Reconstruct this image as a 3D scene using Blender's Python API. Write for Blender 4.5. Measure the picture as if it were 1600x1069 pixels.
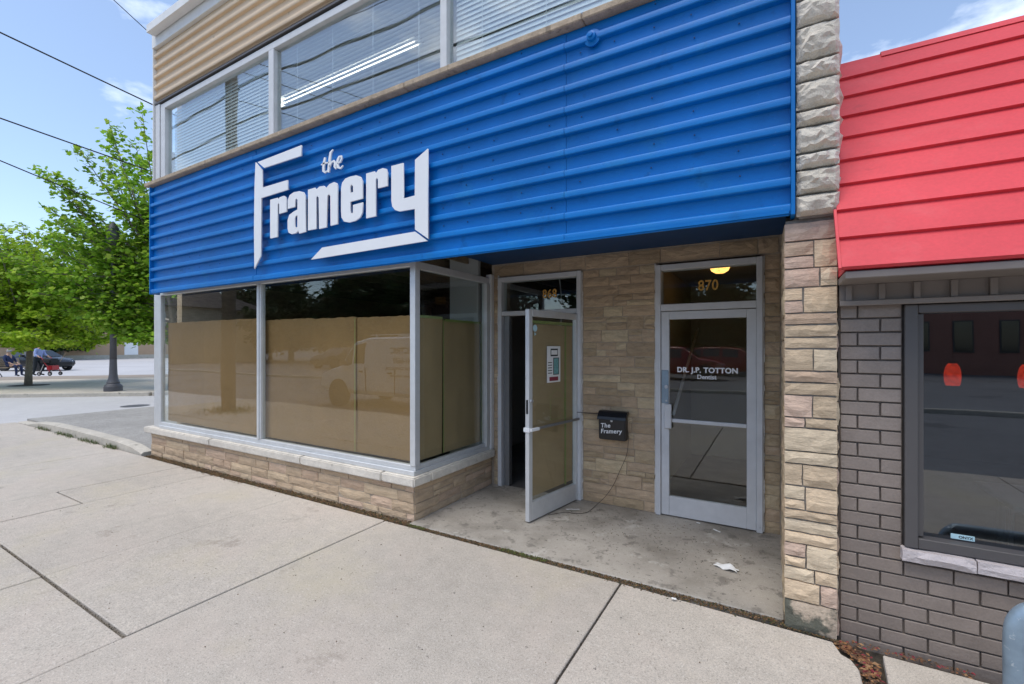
import bpy, bmesh, math, random
from mathutils import Vector, Matrix, noise
for o in list(bpy.data.objects): bpy.data.objects.remove(o, do_unlink=True)
sc = bpy.context.scene; C = sc.collection
rad = math.radians; PI = math.pi
# ------------------------------------------------------------------ camera
AZ = rad(30.19); FPX = 711.1; HOR = 541.0; CAM_H = 1.65
cd = bpy.data.cameras.new('camera'); cam = bpy.data.objects.new('camera', cd); C.objects.link(cam)
cam.location = (0, 0, CAM_H); cam.rotation_euler = (rad(90), 0, AZ)
cd.sensor_width = 36; cd.lens = 16; cd.shift_y = (HOR-534.5)/1600; cd.clip_start = .05; cd.clip_end = 3000
sc.camera = cam
# ------------------------------------------------------------------ sky, sun, exposure
SUN_EL, SUN_AZ = rad(66), rad(197)          # azimuth clockwise from +Y: behind the camera, to the left
w = bpy.data.worlds.new('World'); sc.world = w; w.use_nodes = True
nt = w.node_tree; N = nt.nodes; Lk = nt.links; N.clear()
out = N.new('ShaderNodeOutputWorld'); bg = N.new('ShaderNodeBackground'); bg.inputs[1].default_value = .115
sky = N.new('ShaderNodeTexSky'); sky.sky_type = 'NISHITA'; sky.sun_disc = False
sky.sun_elevation = SUN_EL; sky.sun_rotation = SUN_AZ; sky.dust_density = .7; sky.air_density = 1.0; sky.ozone_density = 2.2
tc = N.new('ShaderNodeTexCoord'); mp = N.new('ShaderNodeMapping'); mp.inputs['Scale'].default_value = (1, 1, 2.4)
mp.inputs['Location'].default_value = (.9, .55, .3)
cn = N.new('ShaderNodeTexNoise'); cn.inputs['Scale'].default_value = 3.4; cn.inputs['Detail'].default_value = 7; cn.inputs['Roughness'].default_value = .55
cr = N.new('ShaderNodeValToRGB'); cr.color_ramp.elements[0].position = .56; cr.color_ramp.elements[1].position = .70
cr.color_ramp.elements[0].color = (.07,)*3+(1,); cr.color_ramp.elements[1].color = (.85,)*3+(1,)
mx = N.new('ShaderNodeMixRGB'); mx.inputs[2].default_value = (6.6, 7.1, 7.9, 1)
Lk.new(tc.outputs['Generated'], mp.inputs[0]); Lk.new(mp.outputs[0], cn.inputs[0]); Lk.new(cn.outputs[0], cr.inputs[0])
Lk.new(cr.outputs[0], mx.inputs[0]); Lk.new(sky.outputs[0], mx.inputs[1]); Lk.new(mx.outputs[0], bg.inputs[0]); Lk.new(bg.outputs[0], out.inputs[0])
sd = bpy.data.lights.new('sun', 'SUN'); sun = bpy.data.objects.new('sun', sd); C.objects.link(sun)
sd.energy = 1.25; sd.angle = rad(38); sd.color = (1, .93, .82)
sv = Vector((math.sin(SUN_AZ)*math.cos(SUN_EL), math.cos(SUN_AZ)*math.cos(SUN_EL), math.sin(SUN_EL)))
sun.rotation_euler = sv.to_track_quat('Z', 'Y').to_euler(); sun.location = sv*60
vs = sc.view_settings; vs.view_transform = 'Standard'; vs.look = 'None'; vs.exposure = 1.02; vs.gamma = 1; vs.use_curve_mapping = False
sc.render.engine = 'CYCLES'
sc.cycles.max_bounces = 10; sc.cycles.transparent_max_bounces = 16
R = random.Random(11)
# ------------------------------------------------------------------ pixel helpers (a pixel gives a direction; the plane gives the distance)
_s, _c = math.sin(AZ), math.cos(AZ)
def ray(x, y): u = (x-800)/FPX; return (-_s+_c*u, _c+_s*u, (HOR-y)/FPX)
def onY(x, y, Y): d = ray(x, y); t = Y/d[1]; return (d[0]*t, CAM_H+d[2]*t)
def onX(x, y, X): d = ray(x, y); t = X/d[0]; return (d[1]*t, CAM_H+d[2]*t)
def onZ(x, y, z=0): d = ray(x, y); t = (z-CAM_H)/d[2]; return (d[0]*t, d[1]*t)
# ------------------------------------------------------------------ materials
MATS = {}
def nn(nt, t, **kw):
    n = nt.nodes.new('ShaderNode'+t)
    for k, v in kw.items():
        if k.startswith('_'): setattr(n, k[1:], v)
        else: n.inputs[k.replace('__', ' ')].default_value = v
    return n
def base_mat(name):
    m = bpy.data.materials.new(name); m.use_nodes = True; nt = m.node_tree
    return m, nt, nt.nodes['Principled BSDF']
def mult(nt, a, fac_socket, lo, hi):
    mr = nn(nt, 'MapRange'); mr.inputs['From Min'].default_value = .28; mr.inputs['From Max'].default_value = .72
    mr.inputs['To Min'].default_value = lo; mr.inputs['To Max'].default_value = hi
    nt.links.new(fac_socket, mr.inputs[0])
    v = nn(nt, 'VectorMath', _operation='SCALE'); nt.links.new(a, v.inputs[0]); nt.links.new(mr.outputs[0], v.inputs['Scale'])
    return v.outputs[0]
def mat(name, col, rough=.6, var=.12, scale=5, var2=.0, scale2=.8, speck=0, sscale=220, bump=0, bscale=60, bdist=.01, strk=0,
        metal=0, spec=.5, orand=0, island=0, tints=None, stain=None, coord='pos', sheen=0):
    """base colour x (mid noise) x (large noise) x (speckle) x (per-object value) + tints, with bump: colour, grain and wear only"""
    if name in MATS: return MATS[name]
    m, nt, p = base_mat(name); L = nt.links
    g = nn(nt, 'NewGeometry'); tcn = nn(nt, 'TexCoord')
    P = g.outputs['Position'] if coord == 'pos' else tcn.outputs['Object']
    if strk:
        mv = nn(nt, 'VectorMath', _operation='MULTIPLY'); mv.inputs[1].default_value = (strk, strk, 1.7) if not isinstance(strk, tuple) else strk; L.new(P, mv.inputs[0]); P = mv.outputs[0]
    rgb = nn(nt, 'RGB'); rgb.outputs[0].default_value = (*col, 1); cur = rgb.outputs[0]
    def noi(sc_, det=6, ro=.6):
        n = nn(nt, 'TexNoise'); n.inputs['Scale'].default_value = sc_; n.inputs['Detail'].default_value = det; n.inputs['Roughness'].default_value = ro
        L.new(P, n.inputs[0]); return n.outputs[0]
    if tints:
        src = nn(nt, 'ObjectInfo').outputs['Random'] if not island else g.outputs['Random Per Island']
        cr_ = nn(nt, 'ValToRGB'); cr_.color_ramp.interpolation = 'CONSTANT' if len(tints) > 3 else 'LINEAR'
        el = cr_.color_ramp.elements
        while len(el) < len(tints): el.new(.5)
        for i, t in enumerate(tints): el[i].position = i/len(tints); el[i].color = (*t, 1)
        L.new(src, cr_.inputs[0]); cur = cr_.outputs[0]
    if var: cur = mult(nt, cur, noi(scale), 1-var, 1+var)
    if var2: cur = mult(nt, cur, noi(scale2, 4), 1-var2, 1+var2)
    if speck: cur = mult(nt, cur, noi(sscale, 2, .5), 1-speck, 1+speck)
    if orand:
        oi = nn(nt, 'ObjectInfo'); src = oi.outputs['Random'] if not island else g.outputs['Random Per Island']
        mr = nn(nt, 'MapRange'); mr.inputs['To Min'].default_value = 1-orand; mr.inputs['To Max'].default_value = 1+orand
        L.new(src, mr.inputs[0]); v = nn(nt, 'VectorMath', _operation='SCALE'); L.new(cur, v.inputs[0]); L.new(mr.outputs[0], v.inputs['Scale']); cur = v.outputs[0]
    if stain:                                        # (colour, scale, threshold, width, strength)
        for (scol, ssc, th, wd, st) in stain:
            n = noi(ssc, 8, .65); mr = nn(nt, 'MapRange'); mr.inputs['From Min'].default_value = th; mr.inputs['From Max'].default_value = th+wd; mr.inputs['To Max'].default_value = st
            L.new(n, mr.inputs[0]); mxn = nn(nt, 'MixRGB'); mxn.inputs[2].default_value = (*scol, 1)
            L.new(mr.outputs[0], mxn.inputs[0]); L.new(cur, mxn.inputs[1]); cur = mxn.outputs[0]
    L.new(cur, p.inputs['Base Color'])
    p.inputs['Roughness'].default_value = rough; p.inputs['Metallic'].default_value = metal; p.inputs['Specular IOR Level'].default_value = spec
    if bump:
        b = nn(nt, 'Bump'); b.inputs['Strength'].default_value = bump; b.inputs['Distance'].default_value = bdist
        L.new(noi(bscale, 8, .65), b.inputs['Height']); L.new(b.outputs[0], p.inputs['Normal'])
    MATS[name] = m; return m
def glass_mat(name, tint=(1, 1, 1), wav=0.0, f0=.06):
    m, nt, p = base_mat(name); L = nt.links; nt.nodes.remove(p); o = nt.nodes['Material Output']
    lw = nn(nt, 'LayerWeight'); lw.inputs[0].default_value = .5
    pw = nn(nt, 'Math', _operation='POWER'); pw.inputs[1].default_value = 5; L.new(lw.outputs['Facing'], pw.inputs[0])
    ma = nn(nt, 'Math', _operation='MULTIPLY_ADD'); ma.inputs[1].default_value = 1-f0; ma.inputs[2].default_value = f0; L.new(pw.outputs[0], ma.inputs[0])
    tr = nn(nt, 'BsdfTransparent'); tr.inputs[0].default_value = (*tint, 1)
    gl = nn(nt, 'BsdfGlossy'); gl.inputs['Roughness'].default_value = .004; gl.inputs[0].default_value = (1, 1, 1, 1)
    if wav:
        g = nn(nt, 'NewGeometry'); n = nn(nt, 'TexNoise'); n.inputs['Scale'].default_value = 1.6; n.inputs['Detail'].default_value = 1
        b = nn(nt, 'Bump'); b.inputs['Strength'].default_value = wav; b.inputs['Distance'].default_value = .002
        L.new(g.outputs['Position'], n.inputs[0]); L.new(n.outputs[0], b.inputs['Height']); L.new(b.outputs[0], gl.inputs['Normal'])
    ms = nn(nt, 'MixShader'); L.new(ma.outputs[0], ms.inputs[0]); L.new(tr.outputs[0], ms.inputs[1]); L.new(gl.outputs[0], ms.inputs[2]); L.new(ms.outputs[0], o.inputs[0])
    MATS[name] = m; return m
def emit_mat(name, col, st):
    m, nt, p = base_mat(name); p.inputs['Base Color'].default_value = (*[min(c, .8) for c in col], 1)
    g = nn(nt, 'NewGeometry'); n = nn(nt, 'TexNoise'); n.inputs['Scale'].default_value = 40; nt.links.new(g.outputs['Position'], n.inputs[0])
    rgb = nn(nt, 'RGB'); rgb.outputs[0].default_value = (*col, 1)
    nt.links.new(mult(nt, rgb.outputs[0], n.outputs[0], .55, 1.45), p.inputs['Emission Color']); p.inputs['Emission Strength'].default_value = st
    MATS[name] = m; return m
def leaf_mat(name, tints, trans=.45):
    m, nt, p = base_mat(name); L = nt.links; o = nt.nodes['Material Output']
    g = nn(nt, 'NewGeometry'); cr_ = nn(nt, 'ValToRGB'); el = cr_.color_ramp.elements
    while len(el) < len(tints): el.new(.5)
    for i, t in enumerate(tints): el[i].position = i/(len(tints)-1); el[i].color = (*t, 1)
    L.new(g.outputs['Random Per Island'], cr_.inputs[0])
    n = nn(nt, 'TexNoise'); n.inputs['Scale'].default_value = .9; L.new(g.outputs['Position'], n.inputs[0])
    c = mult(nt, cr_.outputs[0], n.outputs[0], .75, 1.3); L.new(c, p.inputs['Base Color']); p.inputs['Roughness'].default_value = .5; p.inputs['Specular IOR Level'].default_value = .3
    t = nn(nt, 'BsdfTranslucent'); L.new(c, t.inputs[0]); ms = nn(nt, 'MixShader'); ms.inputs[0].default_value = trans
    L.new(p.outputs[0], ms.inputs[1]); L.new(t.outputs[0], ms.inputs[2]); L.new(ms.outputs[0], o.inputs[0])
    MATS[name] = m; return m
mat('concrete', (.47, .42, .355), .85, .09, 9, .11, .55, .24, 150, .35, 240, .004, stain=[((.47, .385, .325), 1.1, .48, .2, .35), ((.50, .44, .31), .8, .52, .18, .6), ((.24, .20, .16), 2.1, .61, .07, .45), ((.26, .235, .20), 62, .575, .04, .6), ((.64, .60, .54), 58, .59, .04, .6), ((.10, .09, .08), 24, .665, .02, .8)], orand=.04)
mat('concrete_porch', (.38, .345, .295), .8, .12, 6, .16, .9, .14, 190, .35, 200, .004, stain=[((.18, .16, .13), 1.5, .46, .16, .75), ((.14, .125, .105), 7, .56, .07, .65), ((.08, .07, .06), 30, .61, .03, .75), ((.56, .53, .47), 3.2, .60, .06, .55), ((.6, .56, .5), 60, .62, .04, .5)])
mat('concrete_far', (.52, .46, .375), .85, .08, 4, .14, .3, .1, 60)
mat('kerb', (.48, .44, .37), .85, .12, 9, .12, 1.2, .16, 150, .5, 90, .008, stain=[((.12, .11, .08), 4, .62, .05, .6)])
mat('asphalt', (.31, .295, .27), .85, .12, 6, .15, .5, .4, 90, .6, 300, .004)
mat('street', (.46, .45, .445), .85, .05, 3, .09, .25, .14, 120)
mat('road', (.17, .17, .175), .85, .1, 3, .14, .25, .3, 160, stain=[((.05, .05, .05), .35, .6, .01, .5)])
mat('soil', (.05, .04, .028), .95, .3, 30, .2, 4, .3, 200, .8, 60, .01)
mat('ground', (.16, .15, .12), .95, .2, .5, .2, .05)
mat('mortar', (.40, .325, .245), .95, .15, 40, .1, 3, bump=.6, bscale=120, bdist=.006)
mat('mortar_grey', (.25, .235, .215), .95, .2, 30, .1, 3, bump=.6, bscale=120, bdist=.006)
STK = dict(rough=.9, var=.17, scale=16, var2=.12, scale2=3, speck=.12, sscale=160, bump=.9, bscale=30, bdist=.012, orand=.11, strk=.45)
mat('stone_tan', (.4, .3, .2), tints=[(.45, .335, .205), (.49, .37, .23), (.42, .305, .19), (.48, .35, .225), (.52, .405, .255), (.45, .33, .215)], **STK)
mat('stone_cream', (.5, .4, .3), tints=[(.56, .43, .29), (.53, .385, .27), (.62, .50, .35), (.55, .40, .305), (.60, .46, .31)], **STK)
mat('stone_base', (.5, .4, .3), tints=[(.53, .39, .255), (.50, .355, .24), (.57, .43, .28), (.49, .36, .235), (.55, .395, .275)], **STK)
mat('stone_rock', (.5, .46, .4), tints=[(.62, .555, .455), (.68, .62, .53), (.58, .52, .43)], rough=.9, var=.16, scale=9, var2=.1, scale2=2, speck=.1, sscale=140, bump=.9, bscale=26, bdist=.02, orand=.08, stain=[((.25, .21, .16), 4, .62, .08, .4)])
mat('stone_mossy', (.5, .4, .3), .9, .2, 16, .1, 3, .12, 160, .8, 38, .012, stain=[((.075, .085, .065), 5, .47, .06, .9)])
mat('coping', (.64, .59, .51), .85, .12, 12, .1, 2, .1, 160, .6, 50, .006, stain=[((.33, .28, .22), 9, .62, .06, .5)], orand=.06)
mat('aluminium', (.62, .63, .63), .42, .06, 12, .06, 2, metal=.3, spec=.5)
mat('aluminium_dark', (.25, .25, .25), .45, .08, 12, metal=.5)
mat('painted_grey', (.60, .60, .60), .5, .05, 8, .05, 2, stain=[((.25, .25, .25), 14, .68, .03, .3)])
mat('caulk', (.66, .64, .60), .9, .15, 40, bump=.5, bscale=80)
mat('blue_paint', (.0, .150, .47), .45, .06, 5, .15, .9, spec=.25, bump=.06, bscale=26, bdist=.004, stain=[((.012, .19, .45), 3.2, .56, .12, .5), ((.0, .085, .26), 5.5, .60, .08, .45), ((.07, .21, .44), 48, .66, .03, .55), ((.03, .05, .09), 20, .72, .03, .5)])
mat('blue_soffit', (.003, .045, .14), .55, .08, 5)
mat('tan_paint', (.66, .50, .335), .5, .05, 5, .07, 1, stain=[((.22, .15, .09), 6, .66, .06, .4)])
mat('white_trim', (.74, .73, .71), .55, .05, 6, .05, 1, stain=[((.35, .34, .31), 4, .62, .08, .4)])
mat('ledge', (.40, .31, .22), .85, .2, 14, .15, 2, .15, 120, .5, 50, .006, stain=[((.10, .08, .06), 8, .6, .05, .5)])
mat('sign_white', (.77, .77, .77), .45, .02, 6, .03, 1)
mat('red_paint', (.62, .044, .058), .6, .05, 4, .09, .7, .05, 60, bump=.2, bscale=14, bdist=.006, orand=.05, stain=[((.66, .10, .11), 2.2, .54, .15, .5), ((.40, .03, .04), 6, .62, .08, .4), ((.25, .03, .03), 26, .70, .03, .5)])
mat('brick_paint', (.235, .192, .163), .5, .10, 9, .09, 1.2, .07, 90, .55, 55, .005, orand=.10, spec=.4, stain=[((.33, .28, .25), 30, .68, .03, .5), ((.12, .10, .085), 3, .60, .1, .35)])
mat('brick_joint', (.17, .14, .12), .8, .1, 20)
mat('trim_brown', (.20, .17, .15), .55, .06, 8, .05, 1)
mat('frame_brown', (.085, .078, .076), .5, .05, 8)
mat('sill_paint', (.55, .49, .48), .7, .06, 8, .06, 1, bump=.9, bscale=22, bdist=.02)
mat('kraft', (.34, .185, .068), .8, .06, 3, .12, .8, bump=.5, bscale=5, bdist=.03, orand=.04)
mat('tape_green', (.26, .32, .09), .6, .1, 20)
mat('drywall', (.45, .44, .42), .9, .06, 3)
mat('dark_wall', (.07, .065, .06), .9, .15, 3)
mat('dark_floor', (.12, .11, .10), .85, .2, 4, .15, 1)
mat('beige_wall', (.42, .36, .26), .85, .05, 3)
mat('white_wall', (.62, .62, .60), .9, .04, 2)
mat('blind', (.72, .72, .70), .5, .03, 4)
mat('black_paint', (.012, .012, .013), .35, .1, 20, bump=.15, bscale=60, bdist=.002)
mat('black_matte', (.015, .015, .016), .8, .1, 20)
mat('wire_brown', (.06, .045, .035), .7, .1, 30)
mat('cable_black', (.02, .02, .022), .7, .1, 30)
mat('cable_grey', (.4, .4, .42), .6, .1, 30)
mat('gold', (.62, .33, .06), .45, .05, 30)
mat('lettering', (.82, .82, .82), .5, .02, 30)
mat('paper_white', (.80, .80, .78), .8, .03, 10)
mat('print_black', (.03, .03, .03), .7, .1, 20)
mat('print_teal', (.16, .36, .36), .7, .35, 40)
mat('print_maroon', (.25, .03, .05), .7, .1, 20)
mat('sticker_blue', (.45, .66, .72), .6, .05, 20)
mat('galvanised', (.25, .33, .40), .45, .14, 14, .12, 3, metal=.35, stain=[((.62, .66, .68), 26, .62, .05, .6), ((.16, .10, .07), 12, .68, .04, .4)], bump=.2, bscale=60, bdist=.003)
mat('iron_grey', (.085, .085, .095), .55, .12, 8)
mat('wood_slat', (.30, .23, .15), .7, .2, 12)
mat('bark', (.19, .165, .13), .95, .25, 14, bump=.8, bscale=40, bdist=.02)
mat('bark_pole', (.16, .13, .10), .95, .2, 14, bump=.6, bscale=50, bdist=.01)
mat('tan_render', (.46, .32, .21), .85, .05, 2, .08, .2)
mat('tan_render_light', (.56, .43, .31), .85, .05, 2, .05, .2)
mat('white_metal', (.78, .79, .80), .5, .03, 3)
mat('dark_roof', (.09, .075, .07), .9, .2, 8)
mat('far_brick', (.34, .165, .125), .9, .15, 9, .1, 1)
mat('car_black', (.012, .013, .016), .25, .1, 2, spec=.6)
mat('car_navy', (.02, .035, .07), .25, .1, 2, spec=.6)
mat('car_red', (.28, .012, .014), .25, .1, 2, spec=.6)
mat('car_silver', (.42, .43, .45), .3, .05, 2, metal=.4)
mat('car_white', (.76, .77, .78), .3, .02, 2, spec=.5)
mat('rubber', (.02, .02, .02), .85, .15, 20)
mat('rim', (.50, .51, .53), .35, .06, 20, metal=.7)
mat('lamp_clear', (.7, .72, .74), .15, .05, 20, spec=.8)
mat('lamp_red', (.4, .01, .01), .2, .05, 20)
mat('car_glass', (.015, .02, .022), .06, .05, 2, spec=.9)
mat('skin', (.48, .30, .21), .6, .06, 20)
mat('hair_grey', (.35, .34, .33), .8, .2, 60)
mat('cloth_navy', (.018, .03, .085), .9, .2, 20)
mat('cloth_blue', (.30, .38, .66), .9, .1, 20)
mat('cloth_dark', (.02, .028, .035), .9, .2, 20)
mat('red_gloss', (.38, .012, .02), .35, .06, 10)
mat('debris', (.1, .08, .05), .9, .2, 60, island=1, tints=[(.06, .035, .016), (.14, .075, .028), (.10, .055, .022), (.05, .055, .014), (.19, .11, .05), (.03, .022, .014)])
mat('dry_leaf', (.2, .1, .05), .85, .2, 60, island=1, tints=[(.20, .085, .035), (.13, .06, .03), (.27, .13, .05), (.09, .05, .03), (.30, .17, .08), (.23, .03, .04)])
mat('moss', (.1, .13, .03), .95, .3, 60, island=1, tints=[(.075, .095, .018), (.12, .14, .03), (.06, .065, .02)])
mat('grass', (.09, .14, .04), .8, .2, 10, island=1, tints=[(.06, .11, .03), (.11, .16, .05), (.17, .17, .08)])
glass_mat('glass', (.93, .96, .95), .5); glass_mat('glass_up', (.90, .94, .94), .6, .15); glass_mat('glass_dark', (.50, .56, .60), .5, .125)
emit_mat('lamp_warm', (1.0, .50, .12), 1.3); emit_mat('lamp_red_glow', (1.0, .05, .012), .62); emit_mat('tube_light', (1.0, .96, .82), 1.5)
leaf_mat('leaf_maple', [(.12, .25, .022), (.22, .40, .03), (.30, .50, .04), (.42, .55, .08)], .5)
leaf_mat('leaf_bright', [(.19, .32, .02), (.28, .44, .025), (.36, .52, .035), (.42, .53, .06)], .48)
leaf_mat('leaf_dark', [(.018, .05, .012), (.03, .07, .016), (.045, .09, .02)], .3)
# ------------------------------------------------------------------ mesh helpers
def tag(o, label=None, cat=None, group=None, kind=None):
    if label: o['label'] = label
    if cat: o['category'] = cat
    if group: o['group'] = group
    if kind: o['kind'] = kind
    return o
def empty(name, loc, label=None, cat=None, group=None):
    o = bpy.data.objects.new(name, None); o.empty_display_size = .1; o.location = loc; C.objects.link(o); return tag(o, label, cat, group)
def wloc(o):
    v = Vector((0, 0, 0))
    while o is not None: v = v+o.location; o = o.parent
    return v
def link_mesh(name, me, material, parent=None, local=False, smooth=False, recenter=True):
    if material is not None: me.materials.append(MATS[material] if isinstance(material, str) else material)
    if recenter and len(me.vertices):
        xs = [v.co for v in me.vertices]
        lo = Vector([min(v[i] for v in xs) for i in range(3)]); hi = Vector([max(v[i] for v in xs) for i in range(3)])
        c = Vector(((lo.x+hi.x)/2, (lo.y+hi.y)/2, lo.z)); me.transform(Matrix.Translation(-c))
    else: c = Vector((0, 0, 0))
    if smooth:
        for p in me.polygons: p.use_smooth = True
    o = bpy.data.objects.new(name, me); C.objects.link(o)
    if parent is not None:
        o.parent = parent; o.location = c if local else c-wloc(parent)
    else: o.location = c
    return o
class MB:
    def __init__(s): s.v = []; s.f = []
    def add(s, vs, fs):
        n = len(s.v); s.v += [tuple(v) for v in vs]; s.f += [tuple(n+i for i in f) for f in fs]; return s
    def box(s, x0, x1, y0, y1, z0, z1, T=None):
        vs = [Vector((x, y, z)) for z in (z0, z1) for y in (y0, y1) for x in (x0, x1)]
        if T is not None: vs = [T @ v for v in vs]
        return s.add(vs, [(0, 2, 3, 1), (4, 5, 7, 6), (0, 1, 5, 4), (2, 6, 7, 3), (0, 4, 6, 2), (1, 3, 7, 5)])
    def prism(s, poly, z0, z1):
        n = len(poly); a = sum(poly[i][0]*poly[(i+1) % n][1]-poly[(i+1) % n][0]*poly[i][1] for i in range(n))
        if a < 0: poly = poly[::-1]
        return s.add([(x, y, z0) for x, y in poly]+[(x, y, z1) for x, y in poly],
                     [tuple(range(n-1, -1, -1)), tuple(range(n, 2*n))]+[(i, (i+1) % n, n+(i+1) % n, n+i) for i in range(n)])
    def extrude_x(s, prof, x0, x1):                 # prof: (y, z) closed polygon, clockwise or not
        n = len(prof)
        return s.add([(x0, y, z) for y, z in prof]+[(x1, y, z) for y, z in prof],
                     [tuple(range(n)), tuple(range(2*n-1, n-1, -1))]+[(i, n+i, n+(i+1) % n, (i+1) % n) for i in range(n)])
    def tube(s, pts, r, seg=8, cap=True):
        pts = [Vector(p) for p in pts]; rs = r if isinstance(r, (list, tuple)) else [r]*len(pts); n0 = len(s.v); up = None
        for i, p in enumerate(pts):
            d = (pts[min(i+1, len(pts)-1)]-pts[max(i-1, 0)]).normalized()
            if up is None: up = Vector((0, 0, 1)) if abs(d.z) < .9 else Vector((1, 0, 0))
            a = d.cross(up).normalized(); b = a.cross(d).normalized(); up = b
            s.v += [tuple(p+(a*math.cos(2*PI*k/seg)+b*math.sin(2*PI*k/seg))*rs[i]) for k in range(seg)]
        for i in range(len(pts)-1):
            for k in range(seg):
                k2 = (k+1) % seg; a0 = n0+i*seg; s.f.append((a0+k, a0+k2, a0+seg+k2, a0+seg+k))
        if cap: s.f.append(tuple(n0+k for k in range(seg-1, -1, -1))); s.f.append(tuple(n0+(len(pts)-1)*seg+k for k in range(seg)))
        return s
    def lathe(s, prof, seg=24, c=(0, 0, 0), axis='z', closed=False):   # prof: (r, h)
        n0 = len(s.v); c = Vector(c)
        for r, h in prof:
            for k in range(seg):
                a = 2*PI*k/seg; u, v_ = r*math.cos(a), r*math.sin(a)
                s.v.append(tuple(c+(Vector((u, v_, h)) if axis == 'z' else Vector((u, h, v_)) if axis == 'y' else Vector((h, u, v_)))))
        m = len(prof)
        for i in range(m if closed else m-1):
            i2 = (i+1) % m
            for k in range(seg):
                k2 = (k+1) % seg; s.f.append((n0+i*seg+k, n0+i*seg+k2, n0+i2*seg+k2, n0+i2*seg+k))
        if not closed: s.f.append(tuple(n0+k for k in range(seg-1, -1, -1))); s.f.append(tuple(n0+(m-1)*seg+k for k in range(seg)))
        return s
    def mesh(s, name, bevel=0, seg=1):
        me = bpy.data.meshes.new(name); me.from_pydata(s.v, [], s.f); me.update()
        bm = bmesh.new(); bm.from_mesh(me); bmesh.ops.recalc_face_normals(bm, faces=bm.faces)
        if bevel:
            es = [e for e in bm.edges if len(e.link_faces) == 2 and e.calc_face_angle(0) > .5]
            bmesh.ops.bevel(bm, geom=es, offset=bevel, segments=seg, affect='EDGES', clamp_overlap=True)
        bm.to_mesh(me); bm.free(); return me
    def build(s, name, material, parent=None, bevel=0, seg=1, local=False, smooth=False):
        return link_mesh(name, s.mesh(name, bevel, seg), material, parent, local, smooth)
def auto_smooth(o, ang=40):
    me = o.data
    for p in me.polygons: p.use_smooth = True
    bm = bmesh.new(); bm.from_mesh(me)
    for e in bm.edges:
        if len(e.link_faces) == 2 and e.calc_face_angle(0) > rad(ang): e.smooth = False
    bm.to_mesh(me); bm.free(); return o
def box(name, material, parent, *b, bevel=0, local=False): return MB().box(*b).build(name, material, parent, bevel, local=local)
def copy_tree(o, parent=None):
    c = o.copy(); C.objects.link(c); c.parent = parent
    for ch in list(o.children): copy_tree(ch, c)
    return c
def curve_mesh(polys, extrude, name, bev=0):        # 2-D outlines (holes allowed) filled and given a thickness; x right, y up -> X, Z; front to -Y
    cu = bpy.data.curves.new(name, 'CURVE'); cu.dimensions = '2D'; cu.fill_mode = 'BOTH'; cu.extrude = extrude; cu.bevel_depth = bev
    for poly in polys:
        sp = cu.splines.new('POLY'); sp.points.add(len(poly)-1)
        for i, (x, y) in enumerate(poly): sp.points[i].co = (x, y, 0, 1)
        sp.use_cyclic_u = True
    return _cu2me(cu, name)
def _cu2me(cu, name):
    ob = bpy.data.objects.new(name, cu); C.objects.link(ob); dg = bpy.context.evaluated_depsgraph_get()
    me = bpy.data.meshes.new_from_object(ob.evaluated_get(dg)); bpy.data.objects.remove(ob); bpy.data.curves.remove(cu)
    me.name = name; me.materials.clear(); me.transform(Matrix.Rotation(PI/2, 4, 'X')); return me
def text_mesh(txt, size, extrude=.001, bold=0, align='CENTER', shear=0, space=1, name='lettering', xs=1):
    cu = bpy.data.curves.new(name, 'FONT'); cu.body = txt; cu.size = size; cu.extrude = extrude; cu.offset = bold; cu.align_x = align; cu.shear = shear; cu.space_character = space
    cu.resolution_u = 4
    me = _cu2me(cu, name); me.transform(Matrix.Diagonal((xs, 1, 1, 1))); return me
def place_text(me, T, material, parent=None, local=False, name='lettering'):
    me.transform(T); return link_mesh(name, me, material, parent, local)
# ------------------------------------------------------------------ stones
def stone_mesh(wd, h, d, rng, amp=.006, cell=.05, edge=.006, nmax=7, bulge=0):
    nx = max(3, min(nmax, int(wd/cell)+2)); nz = max(3, min(nmax-2, int(h/cell)+2)); v = []; f = []
    for j in range(nz):
        for i in range(nx):
            u = i/(nx-1)-.5; t = j/(nz-1)-.5; b = i in (0, nx-1) or j in (0, nz-1)
            y = -(d-edge+rng.uniform(-.4, .2)*edge) if b else -(d+rng.uniform(-.6, 1)*amp)
            jx = rng.uniform(-1, 1)*(.0022 if b else wd/nx*.25); jz = rng.uniform(-1, 1)*(.0022 if b else h/nz*.25)
            if i in (0, nx-1): jx = rng.uniform(-.003, .001)*(1 if u > 0 else -1)
            if j in (0, nz-1): jz = rng.uniform(-.003, .001)*(1 if t > 0 else -1)
            y -= bulge*(1-(2*u)**2)*(1-(2*t)**2)
            v.append((u*wd+jx, y, t*h+jz))
    for j in range(nz-1):
        for i in range(nx-1):
            a = j*nx+i; q = (a, a+1, a+nx+1, a+nx)
            if rng.random() < .5: f += [(q[0], q[1], q[2]), (q[0], q[2], q[3])]
            else: f += [(q[0], q[1], q[3]), (q[1], q[2], q[3])]
    ring = [i for i in range(nx)]+[j*nx+nx-1 for j in range(1, nz)]+[(nz-1)*nx+i for i in range(nx-2, -1, -1)]+[j*nx for j in range(nz-2, 0, -1)]
    n0 = len(v); v += [(v[k][0], 0, v[k][2]) for k in ring]; m = len(ring)
    for k in range(m): f.append((ring[(k+1) % m], ring[k], n0+k, n0+(k+1) % m))
    f.append(tuple(n0+k for k in range(m)))
    me = bpy.data.meshes.new('stone'); me.from_pydata(v, [], f); me.update(); return me
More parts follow.
